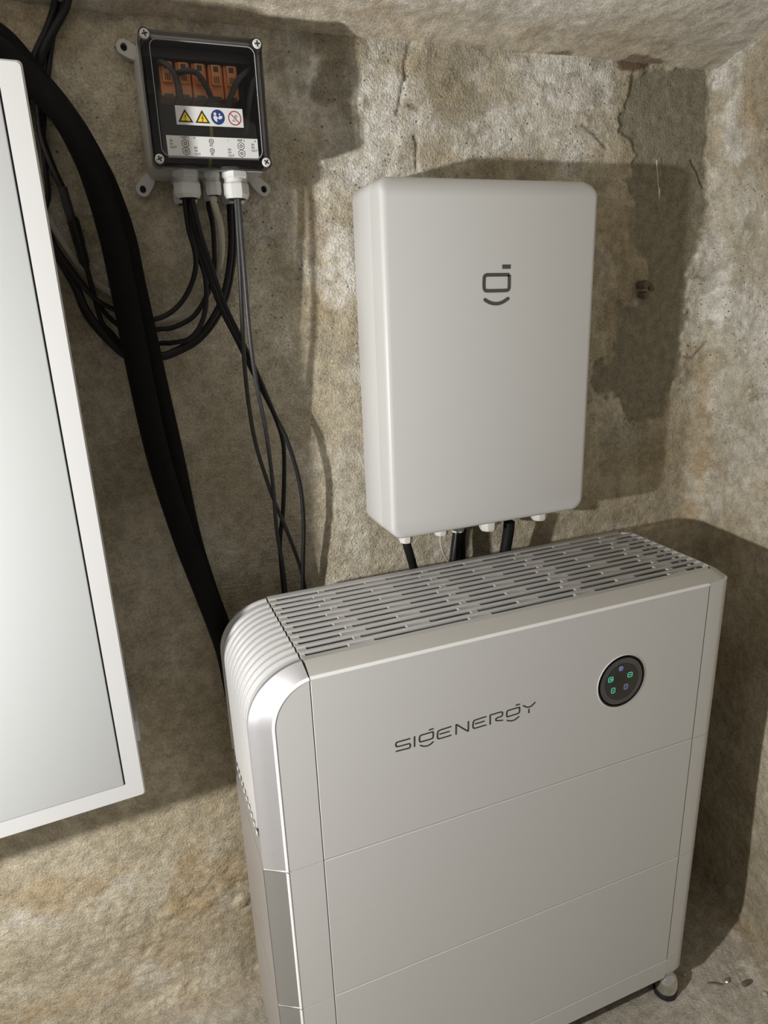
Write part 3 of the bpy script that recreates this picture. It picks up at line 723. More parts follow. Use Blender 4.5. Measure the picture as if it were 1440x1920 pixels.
# lettering on the upper panel
LET = [[([(0.1843, 0.7737), (0.1833, 0.7737), (0.1812, 0.7737), (0.178, 0.7737), (0.1739, 0.7737), (0.1705, 0.7737), (0.1679, 0.7737), (0.166, 0.7737), (0.165, 0.7736), (0.1642, 0.7732), (0.1636, 0.7724), (0.1633, 0.7712), (0.1631, 0.7696), (0.1633, 0.7683), (0.1637, 0.7674), (0.1643, 0.7668), (0.1652, 0.7665), (0.1667, 0.7663), (0.1689, 0.7661), (0.1718, 0.766), (0.1754, 0.766), (0.1783, 0.7659), (0.1806, 0.7659), (0.1823, 0.7658), (0.1833, 0.7658), (0.1841, 0.7653), (0.1846, 0.7644), (0.1848, 0.7631), (0.1847, 0.7613), (0.1843, 0.76), (0.1837, 0.7592), (0.1828, 0.7587), (0.1815, 0.7588), (0.1796, 0.7588), (0.1769, 0.7589), (0.1736, 0.759), (0.1695, 0.7591), (0.1665, 0.7592), (0.1644, 0.7593), (0.1634, 0.7593)], False)],
  [([(0.1915, 0.7748), (0.1915, 0.7738), (0.1914, 0.7718), (0.1914, 0.7688), (0.1912, 0.7649), (0.1912, 0.7619), (0.1911, 0.7599), (0.1911, 0.7589)], False)],
  [([(0.2202, 0.7743), (0.2202, 0.7743), (0.2202, 0.7743), (0.2202, 0.7743), (0.2202, 0.7743), (0.2202, 0.7743), (0.2192, 0.7743), (0.2171, 0.7743), (0.2141, 0.7743), (0.21, 0.7742), (0.2067, 0.7742), (0.204, 0.7741), (0.2021, 0.7741), (0.201, 0.7739), (0.2, 0.7732), (0.1994, 0.7719), (0.199, 0.7699), (0.1989, 0.7673), (0.1991, 0.7653), (0.1996, 0.764), (0.2005, 0.7634), (0.2018, 0.7633), (0.2034, 0.7633), (0.2056, 0.7633), (0.2081, 0.7633), (0.2112, 0.7633), (0.2137, 0.7633), (0.2158, 0.7634), (0.2175, 0.7635), (0.2186, 0.7636), (0.2195, 0.7644), (0.2201, 0.7657), (0.2203, 0.7677), (0.2203, 0.7704), (0.2202, 0.7723), (0.2202, 0.7736)], True), ([(0.2143, 0.7789), (0.2147, 0.7789), (0.2154, 0.779), (0.2165, 0.779), (0.218, 0.7791), (0.2192, 0.7791), (0.2199, 0.7792), (0.2203, 0.7792)], False), ([(0.2001, 0.758), (0.2004, 0.7578), (0.2009, 0.7574), (0.2017, 0.7568), (0.2027, 0.7561), (0.2039, 0.7554), (0.2052, 0.7549), (0.2065, 0.7544), (0.2081, 0.7541), (0.2095, 0.7539), (0.2109, 0.7539), (0.2122, 0.754), (0.2136, 0.7542), (0.2148, 0.7546), (0.216, 0.7551), (0.2171, 0.7558), (0.2183, 0.7566), (0.2191, 0.7572), (0.2196, 0.7576), (0.2199, 0.7578)], False)],
  [([(0.2482, 0.7745), (0.2472, 0.7745), (0.2452, 0.7744), (0.2423, 0.7742), (0.2383, 0.7741), (0.235, 0.7739), (0.2324, 0.7737), (0.2304, 0.7735), (0.2291, 0.7734), (0.2281, 0.7724), (0.2273, 0.7707), (0.2269, 0.7682), (0.2268, 0.765), (0.227, 0.7625), (0.2277, 0.7608), (0.2287, 0.76), (0.2301, 0.7598), (0.2321, 0.7598), (0.2348, 0.7598), (0.2382, 0.7598), (0.2421, 0.76), (0.2451, 0.76), (0.2471, 0.7601), (0.2481, 0.7601)], False), ([(0.2306, 0.7672), (0.2315, 0.7672), (0.2334, 0.7672), (0.2362, 0.7672), (0.2399, 0.7673), (0.2427, 0.7673), (0.2446, 0.7673), (0.2455, 0.7673)], False)],
  [([(0.2564, 0.7594), (0.2564, 0.7602), (0.2564, 0.7618), (0.2564, 0.7643), (0.2565, 0.7675), (0.2565, 0.7702), (0.2565, 0.7723), (0.2565, 0.7738), (0.2565, 0.7747), (0.2567, 0.7752), (0.2571, 0.7752), (0.2577, 0.7748), (0.2585, 0.774), (0.2599, 0.7727), (0.2618, 0.7709), (0.2644, 0.7686), (0.2675, 0.7658), (0.2701, 0.7635), (0.2722, 0.7617), (0.2737, 0.7604), (0.2747, 0.7595), (0.2754, 0.7591), (0.276, 0.7591), (0.2762, 0.7596), (0.2762, 0.7606), (0.2762, 0.7621), (0.2762, 0.7642), (0.2762, 0.7669), (0.2762, 0.7701), (0.2762, 0.7726), (0.2762, 0.7742), (0.2762, 0.775)], False)],
  [([(0.3049, 0.7747), (0.3039, 0.7747), (0.302, 0.7746), (0.2991, 0.7745), (0.2952, 0.7744), (0.292, 0.7742), (0.2894, 0.7741), (0.2874, 0.7739), (0.286, 0.7738), (0.285, 0.7728), (0.2842, 0.7711), (0.2838, 0.7687), (0.2836, 0.7654), (0.2839, 0.763), (0.2846, 0.7613), (0.2857, 0.7605), (0.2872, 0.7604), (0.2893, 0.7604), (0.292, 0.7604), (0.2954, 0.7604), (0.2993, 0.7605), (0.3022, 0.7605), (0.3041, 0.7606), (0.3051, 0.7606)], False), ([(0.2876, 0.7676), (0.2885, 0.7676), (0.2903, 0.7677), (0.2931, 0.7677), (0.2967, 0.7678), (0.2995, 0.7678), (0.3013, 0.7679), (0.3022, 0.7679)], False)],
  [([(0.3121, 0.7599), (0.3121, 0.7607), (0.3121, 0.7622), (0.312, 0.7645), (0.312, 0.7676), (0.3119, 0.7701), (0.3119, 0.772), (0.3119, 0.7734), (0.3119, 0.7742), (0.3121, 0.7748), (0.3125, 0.7752), (0.3131, 0.7754), (0.3139, 0.7754), (0.3153, 0.7754), (0.3173, 0.7754), (0.32, 0.7754), (0.3232, 0.7755), (0.326, 0.7754), (0.3282, 0.7754), (0.3299, 0.7753), (0.3311, 0.7752), (0.332, 0.7747), (0.3326, 0.7738), (0.3328, 0.7725), (0.3328, 0.7708), (0.3324, 0.7694), (0.3317, 0.7685), (0.3307, 0.7679), (0.3293, 0.7677), (0.328, 0.7675), (0.3266, 0.7674), (0.3252, 0.7673), (0.3238, 0.7672), (0.3227, 0.7669), (0.322, 0.7664), (0.3216, 0.7656), (0.3215, 0.7646), (0.3217, 0.7638), (0.3223, 0.7631), (0.3232, 0.7626), (0.3245, 0.7623), (0.3259, 0.762), (0.3273, 0.7616), (0.3289, 0.7613), (0.3305, 0.761), (0.3318, 0.7607), (0.3326, 0.7606), (0.333, 0.7605)], False)],
  [([(0.3617, 0.7747), (0.3617, 0.7747), (0.3617, 0.7747), (0.3617, 0.7747), (0.3617, 0.7747), (0.3617, 0.7747), (0.3607, 0.7747), (0.3586, 0.7747), (0.3554, 0.7747), (0.3513, 0.7747), (0.3478, 0.7747), (0.3451, 0.7746), (0.3431, 0.7746), (0.3418, 0.7745), (0.3408, 0.7738), (0.3402, 0.7725), (0.3398, 0.7705), (0.3398, 0.7678), (0.3401, 0.7659), (0.3407, 0.7646), (0.3418, 0.764), (0.3431, 0.7641), (0.3449, 0.7642), (0.3472, 0.7642), (0.3498, 0.7643), (0.3529, 0.7644), (0.3555, 0.7645), (0.3576, 0.7646), (0.3592, 0.7648), (0.3603, 0.7649), (0.3611, 0.7657), (0.3616, 0.7669), (0.3618, 0.7688), (0.3618, 0.7711), (0.3617, 0.7729), (0.3617, 0.7741)], True), ([(0.3553, 0.7797), (0.3557, 0.7797), (0.3565, 0.7797), (0.3576, 0.7798), (0.3592, 0.7798), (0.3603, 0.7799), (0.3611, 0.7799), (0.3615, 0.7799)], False), ([(0.3406, 0.7583), (0.341, 0.7581), (0.3417, 0.7577), (0.3427, 0.7572), (0.3442, 0.7564), (0.3456, 0.7558), (0.3472, 0.7554), (0.3488, 0.7551), (0.3505, 0.7549), (0.3522, 0.7551), (0.3541, 0.7555), (0.356, 0.7562), (0.3579, 0.7573), (0.3594, 0.758), (0.3604, 0.7585), (0.3609, 0.7588)], False)],
  [([(0.3678, 0.7757), (0.3681, 0.7755), (0.3687, 0.775), (0.3696, 0.7743), (0.3709, 0.7734), (0.3721, 0.7726), (0.3733, 0.7718), (0.3745, 0.7712), (0.3758, 0.7707), (0.377, 0.7704), (0.3782, 0.7702), (0.3794, 0.7703), (0.3806, 0.7705), (0.3819, 0.771), (0.3833, 0.7717), (0.3847, 0.7727), (0.3863, 0.7738), (0.3874, 0.7747), (0.3882, 0.7753), (0.3886, 0.7756)], False), ([(0.3781, 0.7667), (0.3781, 0.7663), (0.3781, 0.7656), (0.3782, 0.7644), (0.3782, 0.7629), (0.3783, 0.7617), (0.3783, 0.761), (0.3783, 0.7606)], False)]]
for strokes in LET:
    link('letter', join([stroke(p, 0.00185, 0.0, 0.0005, closed=c) for p, c in strokes]), M['letter'], top_panel)

# ------------------------------------------------------------------ wall-hung gateway
GX0, GX1, GZ0, GZ1, GYF, GYB = 0.2554, 0.6257, 0.9838, 1.5225, 0.2149, 0.340
gw = empty('gateway_box', (0.44, 0.34, GZ0), 'white rectangular wall-mounted box with grey logo above the battery unit', 'wall box')
def gateway_shell(y0, y1, front):
    """rounded corners in the face, the upper front edge rolled over"""
    poly = rrect(GX0, GX1, GZ0, GZ1, (0.020, 0.020, 0.020, 0.020), 8)
    n = len(poly); V = []; F = []
    if front:
        prof = [(0.0090, 0.0), (0.0045, 0.0006), (0.0018, 0.0022), (0.0004, 0.0050), (0.0, 0.0090), (0.0, y1 - y0)]
    else:
        prof = [(0.0004, 0.0), (0.0, 0.0008), (0.0, y1 - y0 - 0.006), (0.003, y1 - y0)]
    cx, cz = (GX0 + GX1) / 2, (GZ0 + GZ1) / 2
    for ins, dy in prof:
        for x, z in poly:
            sx = 1 - ins / ((GX1 - GX0) / 2); sz = 1 - ins / ((GZ1 - GZ0) / 2)
            xx, zz, yy = cx + (x - cx) * sx, cz + (z - cz) * sz, y0 + dy
            if front and zz > GZ1 - 0.03:          # soft roll towards the top
                t = (zz - (GZ1 - 0.03)) / 0.03
                yy += 0.018 * t * t * (1 - dy / (y1 - y0))
            V.append((xx, yy, zz))
    for i in range(len(prof) - 1):
        for k in range(n): F.append((i * n + k, i * n + (k + 1) % n, (i + 1) * n + (k + 1) % n, (i + 1) * n + k))
    # face filled with rows so that the roll stays smooth
    F.append(tuple((len(prof) - 1) * n + k for k in range(n)))
    bm = bmesh.new(); me = pyd(V, F); bm.from_mesh(me); bpy.data.meshes.remove(me)
    bm.verts.ensure_lookup_table()
    ring = [bm.verts[k] for k in range(n)]
    if not front: bm.faces.new(ring)
    else:
        # strips between mirrored vertices (left/right) give a face that follows the roll
        left = sorted([v for v in ring if v.co.x < cx], key=lambda v: v.co.z); right = sorted([v for v in ring if v.co.x > cx], key=lambda v: v.co.z)
        for a in range(len(left) - 1): bm.faces.new((left[a], right[a], right[a + 1], left[a + 1]))
    return autosmooth(bm_mesh(bm), 40)
link('front_cover', gateway_shell(GYF, 0.2592, True), M['gateway'], gw)
link('rear_housing', gateway_shell(0.2600, GYB, False), M['gateway'], gw)
link('wall_bracket', box(GX0 + 0.06, GX1 - 0.06, GYB - 0.001, YW + 0.004, GZ0 + 0.12, GZ1 - 0.12), M['steel'], gw)
LOGO = [[(0.4636, 1.3858), (0.4636, 1.3858), (0.4636, 1.3858), (0.4636, 1.3858), (0.4636, 1.3858), (0.4636, 1.3858), (0.4617, 1.3858), (0.4578, 1.3859), (0.452, 1.386), (0.4442, 1.3861), (0.4376, 1.3862), (0.4321, 1.3863), (0.4278, 1.3863), (0.4245, 1.3864), (0.4221, 1.3858), (0.4204, 1.3845), (0.4196, 1.3826), (0.4194, 1.3801), (0.4194, 1.3775), (0.4193, 1.3746), (0.4193, 1.3716), (0.4194, 1.3683), (0.4201, 1.3659), (0.4214, 1.3642), (0.4235, 1.3634), (0.4262, 1.3633), (0.4296, 1.3632), (0.4338, 1.3631), (0.4386, 1.363), (0.4442, 1.363), (0.449, 1.3629), (0.4532, 1.3629), (0.4567, 1.3629), (0.4594, 1.3629), (0.4615, 1.3636), (0.4629, 1.3649), (0.4636, 1.3668), (0.4637, 1.3693), (0.4637, 1.372), (0.4637, 1.3748), (0.4637, 1.3779), (0.4636, 1.381), (0.4636, 1.3834), (0.4636, 1.385)], [(0.421, 1.3505), (0.4215, 1.3502), (0.4225, 1.3496), (0.4241, 1.3487), (0.4261, 1.3476), (0.4283, 1.3465), (0.4307, 1.3457), (0.4331, 1.3449), (0.4358, 1.3444), (0.4384, 1.344), (0.4411, 1.3439), (0.4439, 1.3439), (0.4467, 1.3442), (0.4495, 1.3449), (0.4523, 1.3458), (0.4551, 1.347), (0.4578, 1.3485), (0.4599, 1.3496), (0.4613, 1.3503), (0.462, 1.3507)], [(0.4509, 1.3977), (0.4657, 1.3974)]]
link('logo_mark', stroke(LOGO[0], 0.0053, GYF, 0.0005, closed=True), M['logo'], gw)
link('logo_mark', stroke(LOGO[1], 0.0053, GYF, 0.0005), M['logo'], gw)
link('logo_mark', stroke(LOGO[2], 0.0062, GYF, 0.0005, caps=False), M['logo'], gw)
def hexnut(cx, cy, z0, z1, r, n=6, top_r=None):
    V = []; F = []
    prof = [(r * 0.92, z1), (r, z1 - (z1 - z0) * 0.12), (r, z0 + (z1 - z0) * 0.25), (r * 0.86, z0)]
    for rr, z in prof:
        for k in range(n * 2):
            a = math.pi * k / n + 0.26; f = 1.0 if k % 2 == 0 else math.cos(math.pi / n) * 1.04
            V.append((cx + rr * f * math.cos(a), cy + rr * f * math.sin(a), z))
    m = n * 2
    for i in range(len(prof) - 1):
        for k in range(m): F.append((i * m + k, i * m + (k + 1) % m, (i + 1) * m + (k + 1) % m, (i + 1) * m + k))
    F.append(tuple(range(m))); F.append(tuple((len(prof) - 1) * m + k for k in range(m)))
    bm = bmesh.new(); me = pyd(V, F); bm.from_mesh(me); bpy.data.meshes.remove(me)
    return autosmooth(bm_mesh(bm), 25)
def gland(parent, cx, cy, ztop, r, h, m, hole=0.5):
    g = link('cable_gland', join([hexnut(cx, cy, ztop - h * 0.30, ztop, r), lathe([(r * 0.84, -h * 0.42), (r * 0.84, -h * 0.28)], (cx, cy, ztop), n=20), hexnut(cx, cy, ztop - h, ztop - h * 0.42, r * 0.98, 8)]), M[m], parent)
    link('gland_seal', lathe([(r * hole * 1.15, -h - 0.0008), (r * hole * 1.15, -h + 0.002)], (cx, cy, ztop), n=18), M['rubber'], g)
    return g
GG = [((0.298, 0.9606), 0.262, 0.0125, 0.0252), ((0.3712, 0.9582), 0.275, 0.0135, 0.0276), ((0.4232, 0.9439), 0.312, 0.013, 0.0419), ((0.4657, 0.9521), 0.275, 0.0165, 0.0337), ((0.5737, 0.9551), 0.275, 0.0155, 0.0307)]
for (x, zb), y, r, h in GG:
    gland(gw, x, y, GZ0 + 0.002, r, h, 'gland_white')

# ------------------------------------------------------------------ white electrical cabinet at the left (turned a little on its fixings)
CW, CD, CZ0, CZ1 = 0.60, 0.155, 0.7215, 1.5965
cab = empty('electrical_cabinet', (-0.1660, 0.104, CZ0), 'light grey metal wall cabinet with plain inset door at the left', 'cabinet')
cab.rotation_euler = (0, 0, math.radians(3.6))
def cablocal(me):                                # built in the cabinet's own axes, origin at the lower right front corner
    me.transform(WM(cab)); return me
FW = 0.0235
link('body', cablocal(box(-CW, 0, 0.004, CD, 0, CZ1 - CZ0, 0.003)), M['cab_frame'], cab)
fr = []
for a in ((-CW, 0, 0, FW), (-CW, 0, CZ1 - CZ0 - FW, CZ1 - CZ0), (-FW, 0, FW, CZ1 - CZ0 - FW), (-CW, -CW + FW, FW, CZ1 - CZ0 - FW)):
    fr.append(a)
H = CZ1 - CZ0
def frame_ring():
    o = rrect(-CW, 0, 0, H, 0.004, 3); i = rrect(-CW + FW, -FW, FW, H - FW, 0.0015, 3)
    n = len(o); V = []; F = []
    oi = [(x + (0.002 if x < -CW / 2 else -0.002), z + (0.002 if z < H / 2 else -0.002)) for x, z in o]
    for poly, y in ((o, 0.006), (o, 0.002), (oi, 0.0), (i, 0.0), (i, 0.008)):
        V += [(x, y, z) for x, z in poly]
    for r in range(4):
        for k in range(n): F.append((r * n + k, r * n + (k + 1) % n, (r + 1) * n + (k + 1) % n, (r + 1) * n + k))
    bm = bmesh.new(); me = pyd(V, F); bm.from_mesh(me); bpy.data.meshes.remove(me)
    return autosmooth(bm_mesh(bm), 30)
link('door_frame', cablocal(frame_ring()), M['cab_frame'], cab)
link('door_gap', cablocal(box(-CW + FW - 0.001, -FW + 0.001, 0.0035, 0.006, FW - 0.001, H - FW + 0.001)), M['dark'], cab)
link('door', cablocal(box(-CW + FW + 0.0022, -FW - 0.0019, -0.0005, 0.0037, FW + 0.0012, H - FW - 0.0022, 0.0015, 2)), M['cabinet'], cab)
for (x, y, z) in ((-0.1725, 0.315, 0.7324),):
    link('mounting_lug', box(x - 0.03, x + 0.006, 0.245, YW + 0.004, z - 0.018, z + 0.018, 0.002), M['boxgrey'], cab)

# ------------------------------------------------------------------ junction box with clear lid
BX0, BX1, BZ0, BZ1 = -0.0415, 0.1110, 1.5270, 1.6790
BYF, BYM, BYB = 0.236, 0.264, YW - 0.003
jb = empty('junction_box', (0.035, BYB, BZ0), 'grey junction box with clear lid and orange fuses inside', 'junction box')
def open_tray(x0, x1, z0, z1, y0, y1, t, r):
    """tray open towards -Y"""
    o = rrect(x0, x1, z0, z1, r, 4); i = rrect(x0 + t, x1 - t, z0 + t, z1 - t, max(r - t, 0.001), 4)
    n = len(o); V = []; F = []
    for poly, y in ((o, y1), (o, y0), (i, y0), (i, y1 - t)): V += [(x, y, z) for x, z in poly]
    for rr in range(3):
        for k in range(n): F.append((rr * n + k, rr * n + (k + 1) % n, (rr + 1) * n + (k + 1) % n, (rr + 1) * n + k))
    F.append(tuple(range(n))); F.append(tuple(3 * n + k for k in range(n)))
    bm = bmesh.new(); me = pyd(V, F); bm.from_mesh(me); bpy.data.meshes.remove(me)
    return autosmooth(bm_mesh(bm), 30)
base = link('base', open_tray(BX0 + 0.001, BX1 - 0.001, BZ0 + 0.001, BZ1 - 0.001, BYM, BYB, 0.003, 0.010), M['boxgrey'], jb)
link('shade_liner', open_tray(BX0 + 0.0045, BX1 - 0.0045, BZ0 + 0.0045, BZ1 - 0.0045, BYM + 0.001, BYB - 0.004, 0.001, 0.008), M['inside'], base)  # dark colour stands in for the dim interior behind the reflecting lid
def lid_mesh():
    o = rrect(BX0, BX1, BZ0, BZ1, 0.011, 5); n = len(o); V = []; F = []
    cx, cz = (BX0 + BX1) / 2, (BZ0 + BZ1) / 2
    def ins(d): return [(cx + (x - cx) * (1 - d / 0.0763), cz + (z - cz) * (1 - d / 0.076)) for x, z in o]
    for poly, y in ((o, BYM + 0.004), (o, BYM - 0.001), (ins(0.0012), BYM - 0.003), (ins(0.0012), BYF + 0.006), (ins(0.004), BYF + 0.0012), (ins(0.009), BYF), (ins(0.012), BYF), (ins(0.0135), BYF + 0.0012)):
        V += [(x, y, z) for x, z in poly]
    for rr in range(7):
        for k in range(n): F.append((rr * n + k, rr * n + (k + 1) % n, (rr + 1) * n + (k + 1) % n, (rr + 1) * n + k))
    F.append(tuple(7 * n + k for k in range(n)))
    bm = bmesh.new(); me = pyd(V, F); bm.from_mesh(me); bpy.data.meshes.remove(me)
    return autosmooth(bm_mesh(bm), 35)
lid = link('clear_lid', lid_mesh(), M['clear'], jb); tag(lid, 'clear plastic lid')
link('lid_gasket', open_tray(BX0 + 0.0035, BX1 - 0.0035, BZ0 + 0.0035, BZ1 - 0.0035, BYM - 0.006, BYM + 0.0005, 0.002, 0.009), M['dkgrey'], lid) if False else None
def glint_bead(ins, y, r):
    p = rrect(BX0 + ins, BX1 - ins, BZ0 + ins, BZ1 - ins, 0.009, 4)
    pts = [(x, y, z) for x, z in p]; pts += pts[:2]
    return tube(pts, r, 6, smooth_path=False)
for ins, y, r in ((0.0125, BYF + 0.0006, 0.0006), (0.0008, BYM - 0.0035, 0.0007)):
    link('lid_glint_line', glint_bead(ins, y, r), M['glint_bead'], lid)  # thin grey tubes drawn as the lid edge's bright highlight lines
for sx in (0, 1):
    for sz in (0, 1):
        x = BX0 + 0.0085 if sx == 0 else BX1 - 0.0085; z = BZ0 + 0.0085 if sz == 0 else BZ1 - 0.0085
        link('screw_post', lathe([(0.0078, 0.03), (0.0078, 0.004), (0.0072, 0.0)], (x, BYF + 0.0005, z), 'Y', 20, cap=False), M['clear'], lid)
        sc = link('lid_screw', lathe([(0.0056, 0.006), (0.0056, 0.0), (0.0046, -0.0012), (0.001, -0.0012)], (x, BYF - 0.0006, z), 'Y', 20), M['gland'], lid)
        ang = random.uniform(0, 1.5); ca, sa = math.cos(ang), math.sin(ang)
        link('screw_slot', join([stroke([(x - 0.0034 * ca, z - 0.0034 * sa), (x + 0.0034 * ca, z + 0.0034 * sa)], 0.0016, BYF - 0.0018, 0.0002, caps=False), stroke([(x + 0.0034 * sa, z - 0.0034 * ca), (x - 0.0034 * sa, z + 0.0034 * ca)], 0.0016, BYF - 0.0018, 0.0003, caps=False)]), M['ink'], lid)
# fixing lugs at the corners
def lug(cx, cz, dx, dz):
    """ring with a keyhole and a web towards the box"""
    V = []; F = []; n = 24; R, r = 0.0095, 0.0043
    ux, uz = dx / math.hypot(dx, dz), dz / math.hypot(dx, dz)
    for y in (YW - 0.010, YW + 0.002):
        for k in range(n):
            a = 2 * math.pi * k / n; c, s = math.cos(a), math.sin(a)
            out = c * -ux + s * -uz
            ex = 0.016 * max(0, out) ** 0.6 if out > 0 else 0
            V.append((cx + R * c - ux * ex, y, cz + R * s - uz * ex))
        for k in range(n):
            a = 2 * math.pi * k / n; V.append((cx + r * math.cos(a), y, cz + r * 1.15 * math.sin(a)))
    for k in range(n):
        j = (k + 1) % n
        F += [(k, j, n + j, n + k), (n + k, n + j, 3 * n + j, 3 * n + k), (k, 2 * n + k, 2 * n + j, j)]
    bm = bmesh.new(); me = pyd(V, F); bm.from_mesh(me); bpy.data.meshes.remove(me)
    return autosmooth(bm_mesh(bm), 40)
for cx, cz, dx, dz in ((BX0 - 0.009, BZ1 + 0.012 - 0.003, -1, 0.5), (BX0 - 0.008, BZ0 - 0.011, -0.8, -1), (BX1 + 0.011, BZ0 - 0.008, 1, -0.8), (BX1 + 0.009, BZ1 + 0.006, 1, 0.6)):
    lg = link('fixing_lug', lug(cx, cz, dx, dz), M['boxgrey'], jb)
    link('lug_hole', lathe([(0.0042, 0.0), (0.0042, 0.002)], (cx, YW - 0.002, cz), 'Y', 16), M['ink'], lg)
# inside: rail with orange fuse holders
DR0 = (-0.0064, 1.6644); 
rail = link('fuse_rail', box(BX0 + 0.012, BX1 - 0.012, 0.325, 0.333, 1.6300, 1.6450), M['dkgrey'], jb)
for k, (x0, x1, z0, z1) in enumerate([(-0.0159, 0.0021, 1.6185, 1.6575), (0.005, 0.023, 1.6185, 1.6575), (0.0253, 0.0433, 1.6185, 1.6575), (0.0463, 0.0643, 1.6185, 1.6575), (0.0662, 0.0842, 1.6185, 1.6575)]):
    yf = 0.285
    f = link('fuse_holder', box(x0, x1, yf, 0.326, z0, z1, 0.0012, 2), M['orange'], jb)
    xm = (x0 + x1) / 2; w = x1 - x0; h = z1 - z0
    link('fuse_lever', box(x0 + w * 0.16, x1 - w * 0.16, yf - 0.006, yf, z0 + h * 0.36, z1 - h * 0.03, 0.001, 2), M['orange'], f)
    link('fuse_window', box(xm - w * 0.17, xm + w * 0.17, yf - 0.0068, yf - 0.0055, z1 - h * 0.24, z1 - h * 0.09), M['dkgrey'], f)
    link('fuse_slots', join([box(xm + w * q - 0.0006, xm + w * q + 0.0006, yf - 0.0066, yf - 0.0055, z0 + h * 0.42, z0 + h * 0.62) for q in (-0.14, 0.0, 0.14)]), M['dkgrey'], f)
    link('fuse_foot', box(xm - w * 0.3, xm + w * 0.3, yf - 0.001, yf + 0.002, z0 - 0.003, z0 + h * 0.06), M['dkgrey'], f)
link('terminal_cover', box(BX0 + 0.007, BX1 - 0.007, 0.285, 0.34, BZ1 - 0.018, BZ1 - 0.006, 0.002), M['dkgrey'], jb)
for pts in [[(-0.0156, 0.29, 1.655), (-0.0137, 0.275, 1.6533), (-0.0048, 0.268, 1.6468), (0.003, 0.266, 1.632), (0.0057, 0.27, 1.6183), (0.0067, 0.29, 1.6048)], [(0.004, 0.29, 1.6432), (0.0058, 0.275, 1.6423), (0.0165, 0.268, 1.6435), (0.0292, 0.266, 1.6409), (0.039, 0.266, 1.6265), (0.0437, 0.27, 1.6157), (0.047, 0.29, 1.6069)], [(0.1026, 0.29, 1.6584), (0.0954, 0.275, 1.6508), (0.0816, 0.268, 1.6376), (0.0717, 0.268, 1.6217), (0.0657, 0.27, 1.6083), (0.0638, 0.29, 1.5854)], [(0.1175, 0.29, 1.6551), (0.1107, 0.275, 1.6475), (0.1011, 0.268, 1.6358), (0.0964, 0.268, 1.6231), (0.0933, 0.27, 1.6091), (0.0908, 0.29, 1.5801)]]:
    link('inner_cable', tube(pts, 0.0036, 8, 6), M['dkgrey'], jb)
link('earth_wire', tube([(0.0466, 0.3, 1.6028), (0.0415, 0.275, 1.5826), (0.0405, 0.272, 1.5712), (0.0384, 0.274, 1.5557), (0.0366, 0.276, 1.5432), (0.0348, 0.285, 1.5284)], 0.0022, 8, 6), M['wire_gy'], jb)
# printed labels on the lid
YS = BYF + 0.0010
def sticker(poly, label):
    o = link('label_sticker', prism(poly, YS - 0.0005, YS + 0.0002), M['sticker'], jb); tag(o, label); return o
s1 = sticker([(-0.0071, 1.5752), (0.0766, 1.5752), (0.0766, 1.5964), (-0.0071, 1.5964)], 'white label with warning symbols'); s2 = sticker([(-0.0219, 1.5375), (0.0931, 1.5375), (0.0931, 1.5627), (-0.0219, 1.5627)], 'white label with connection markings')
YP = YS - 0.0006
def tri(c, r): return [(c[0] + r * math.cos(math.radians(a)), c[1] + r * 0.93 * math.sin(math.radians(a))) for a in (90, 210, 330)]
def flat(poly, m, par, y=YP, th=0.0001, name='symbol'):
    return link(name, prism(poly, y - th, y + 0.0001), M[m], par)
sy = [(0.0042, 1.5831), (0.0251, 1.5829), (0.0446, 1.5856), (0.066, 1.5855)]; R1 = 0.0106
def lab(o, parent_is_sticker=True): return o
for i in (0, 1):
    c = sy[i]
    ms_b = prism(tri(c, R1), YP - 0.0001, YP); ms_b.materials.append(M['ink'])
    ob = link('warning_triangle', ms_b, None, s1)
    flat(tri((c[0], c[1] - 0.0001), R1 * 0.66), 'yellow', s1, YP - 0.0002, name='triangle_face')
    if i == 0: link('triangle_mark', join([stroke([(c[0], c[1] + 0.00333), (c[0], c[1] - 0.00074)], 0.00096, YP - 0.0004, 0.0001), disc(c[0], c[1] - 0.00266, 0.00067, YP - 0.0004, 12, 0, 0.0001)]), M['ink'], s1)
    else: link('triangle_mark', stroke([(c[0] + 0.00074, c[1] + 0.00340), (c[0] - 0.00104, c[1] + 0.00030), (c[0] + 0.00089, c[1] + 0.00030), (c[0] - 0.00044, c[1] - 0.00311)], 0.00081, YP - 0.0004, 0.0001), M['ink'], s1)
c = sy[2]
link('blue_disc', disc(c[0], c[1], 0.0086, YP, 32, 0, 0.0001), M['blue'], s1)
link('reading_figure', join([disc(c[0] - 0.00333, c[1] + 0.00355, 0.00178, YP - 0.0002, 16, 0, 0.0001), prism([(c[0] - 0.00533, c[1] + 0.00111), (c[0] - 0.00222, c[1] + 0.00163), (c[0] + 0.00030, c[1] - 0.00089), (c[0] - 0.00133, c[1] - 0.00266), (c[0] - 0.00074, c[1] - 0.00555), (c[0] - 0.00370, c[1] - 0.00459), (c[0] - 0.00577, c[1] - 0.00148)], YP - 0.0003, YP - 0.0002), prism([(c[0] + 0.00030, c[1] - 0.00163), (c[0] + 0.00118, c[1] + 0.00089), (c[0] + 0.00340, c[1] + 0.00192), (c[0] + 0.00592, c[1] + 0.00118), (c[0] + 0.00518, c[1] - 0.00118), (c[0] + 0.00222, c[1] - 0.00266)], YP - 0.0003, YP - 0.0002), disc(c[0] + 0.00222, c[1] + 0.00326, 0.00104, YP - 0.0002, 12, 0, 0.0001)]), M['sticker'], s1)
c = sy[3]
q = 0.00577
link('prohibition_ring', join([disc(c[0], c[1], 0.0084, YP, 32, 0.0072, 0.0001), stroke([(c[0] - 0.00518, c[1] + 0.00503), (c[0] + 0.00518, c[1] - 0.00503)], 0.00104, YP, 0.0001, caps=False)]), M['red'], s1)
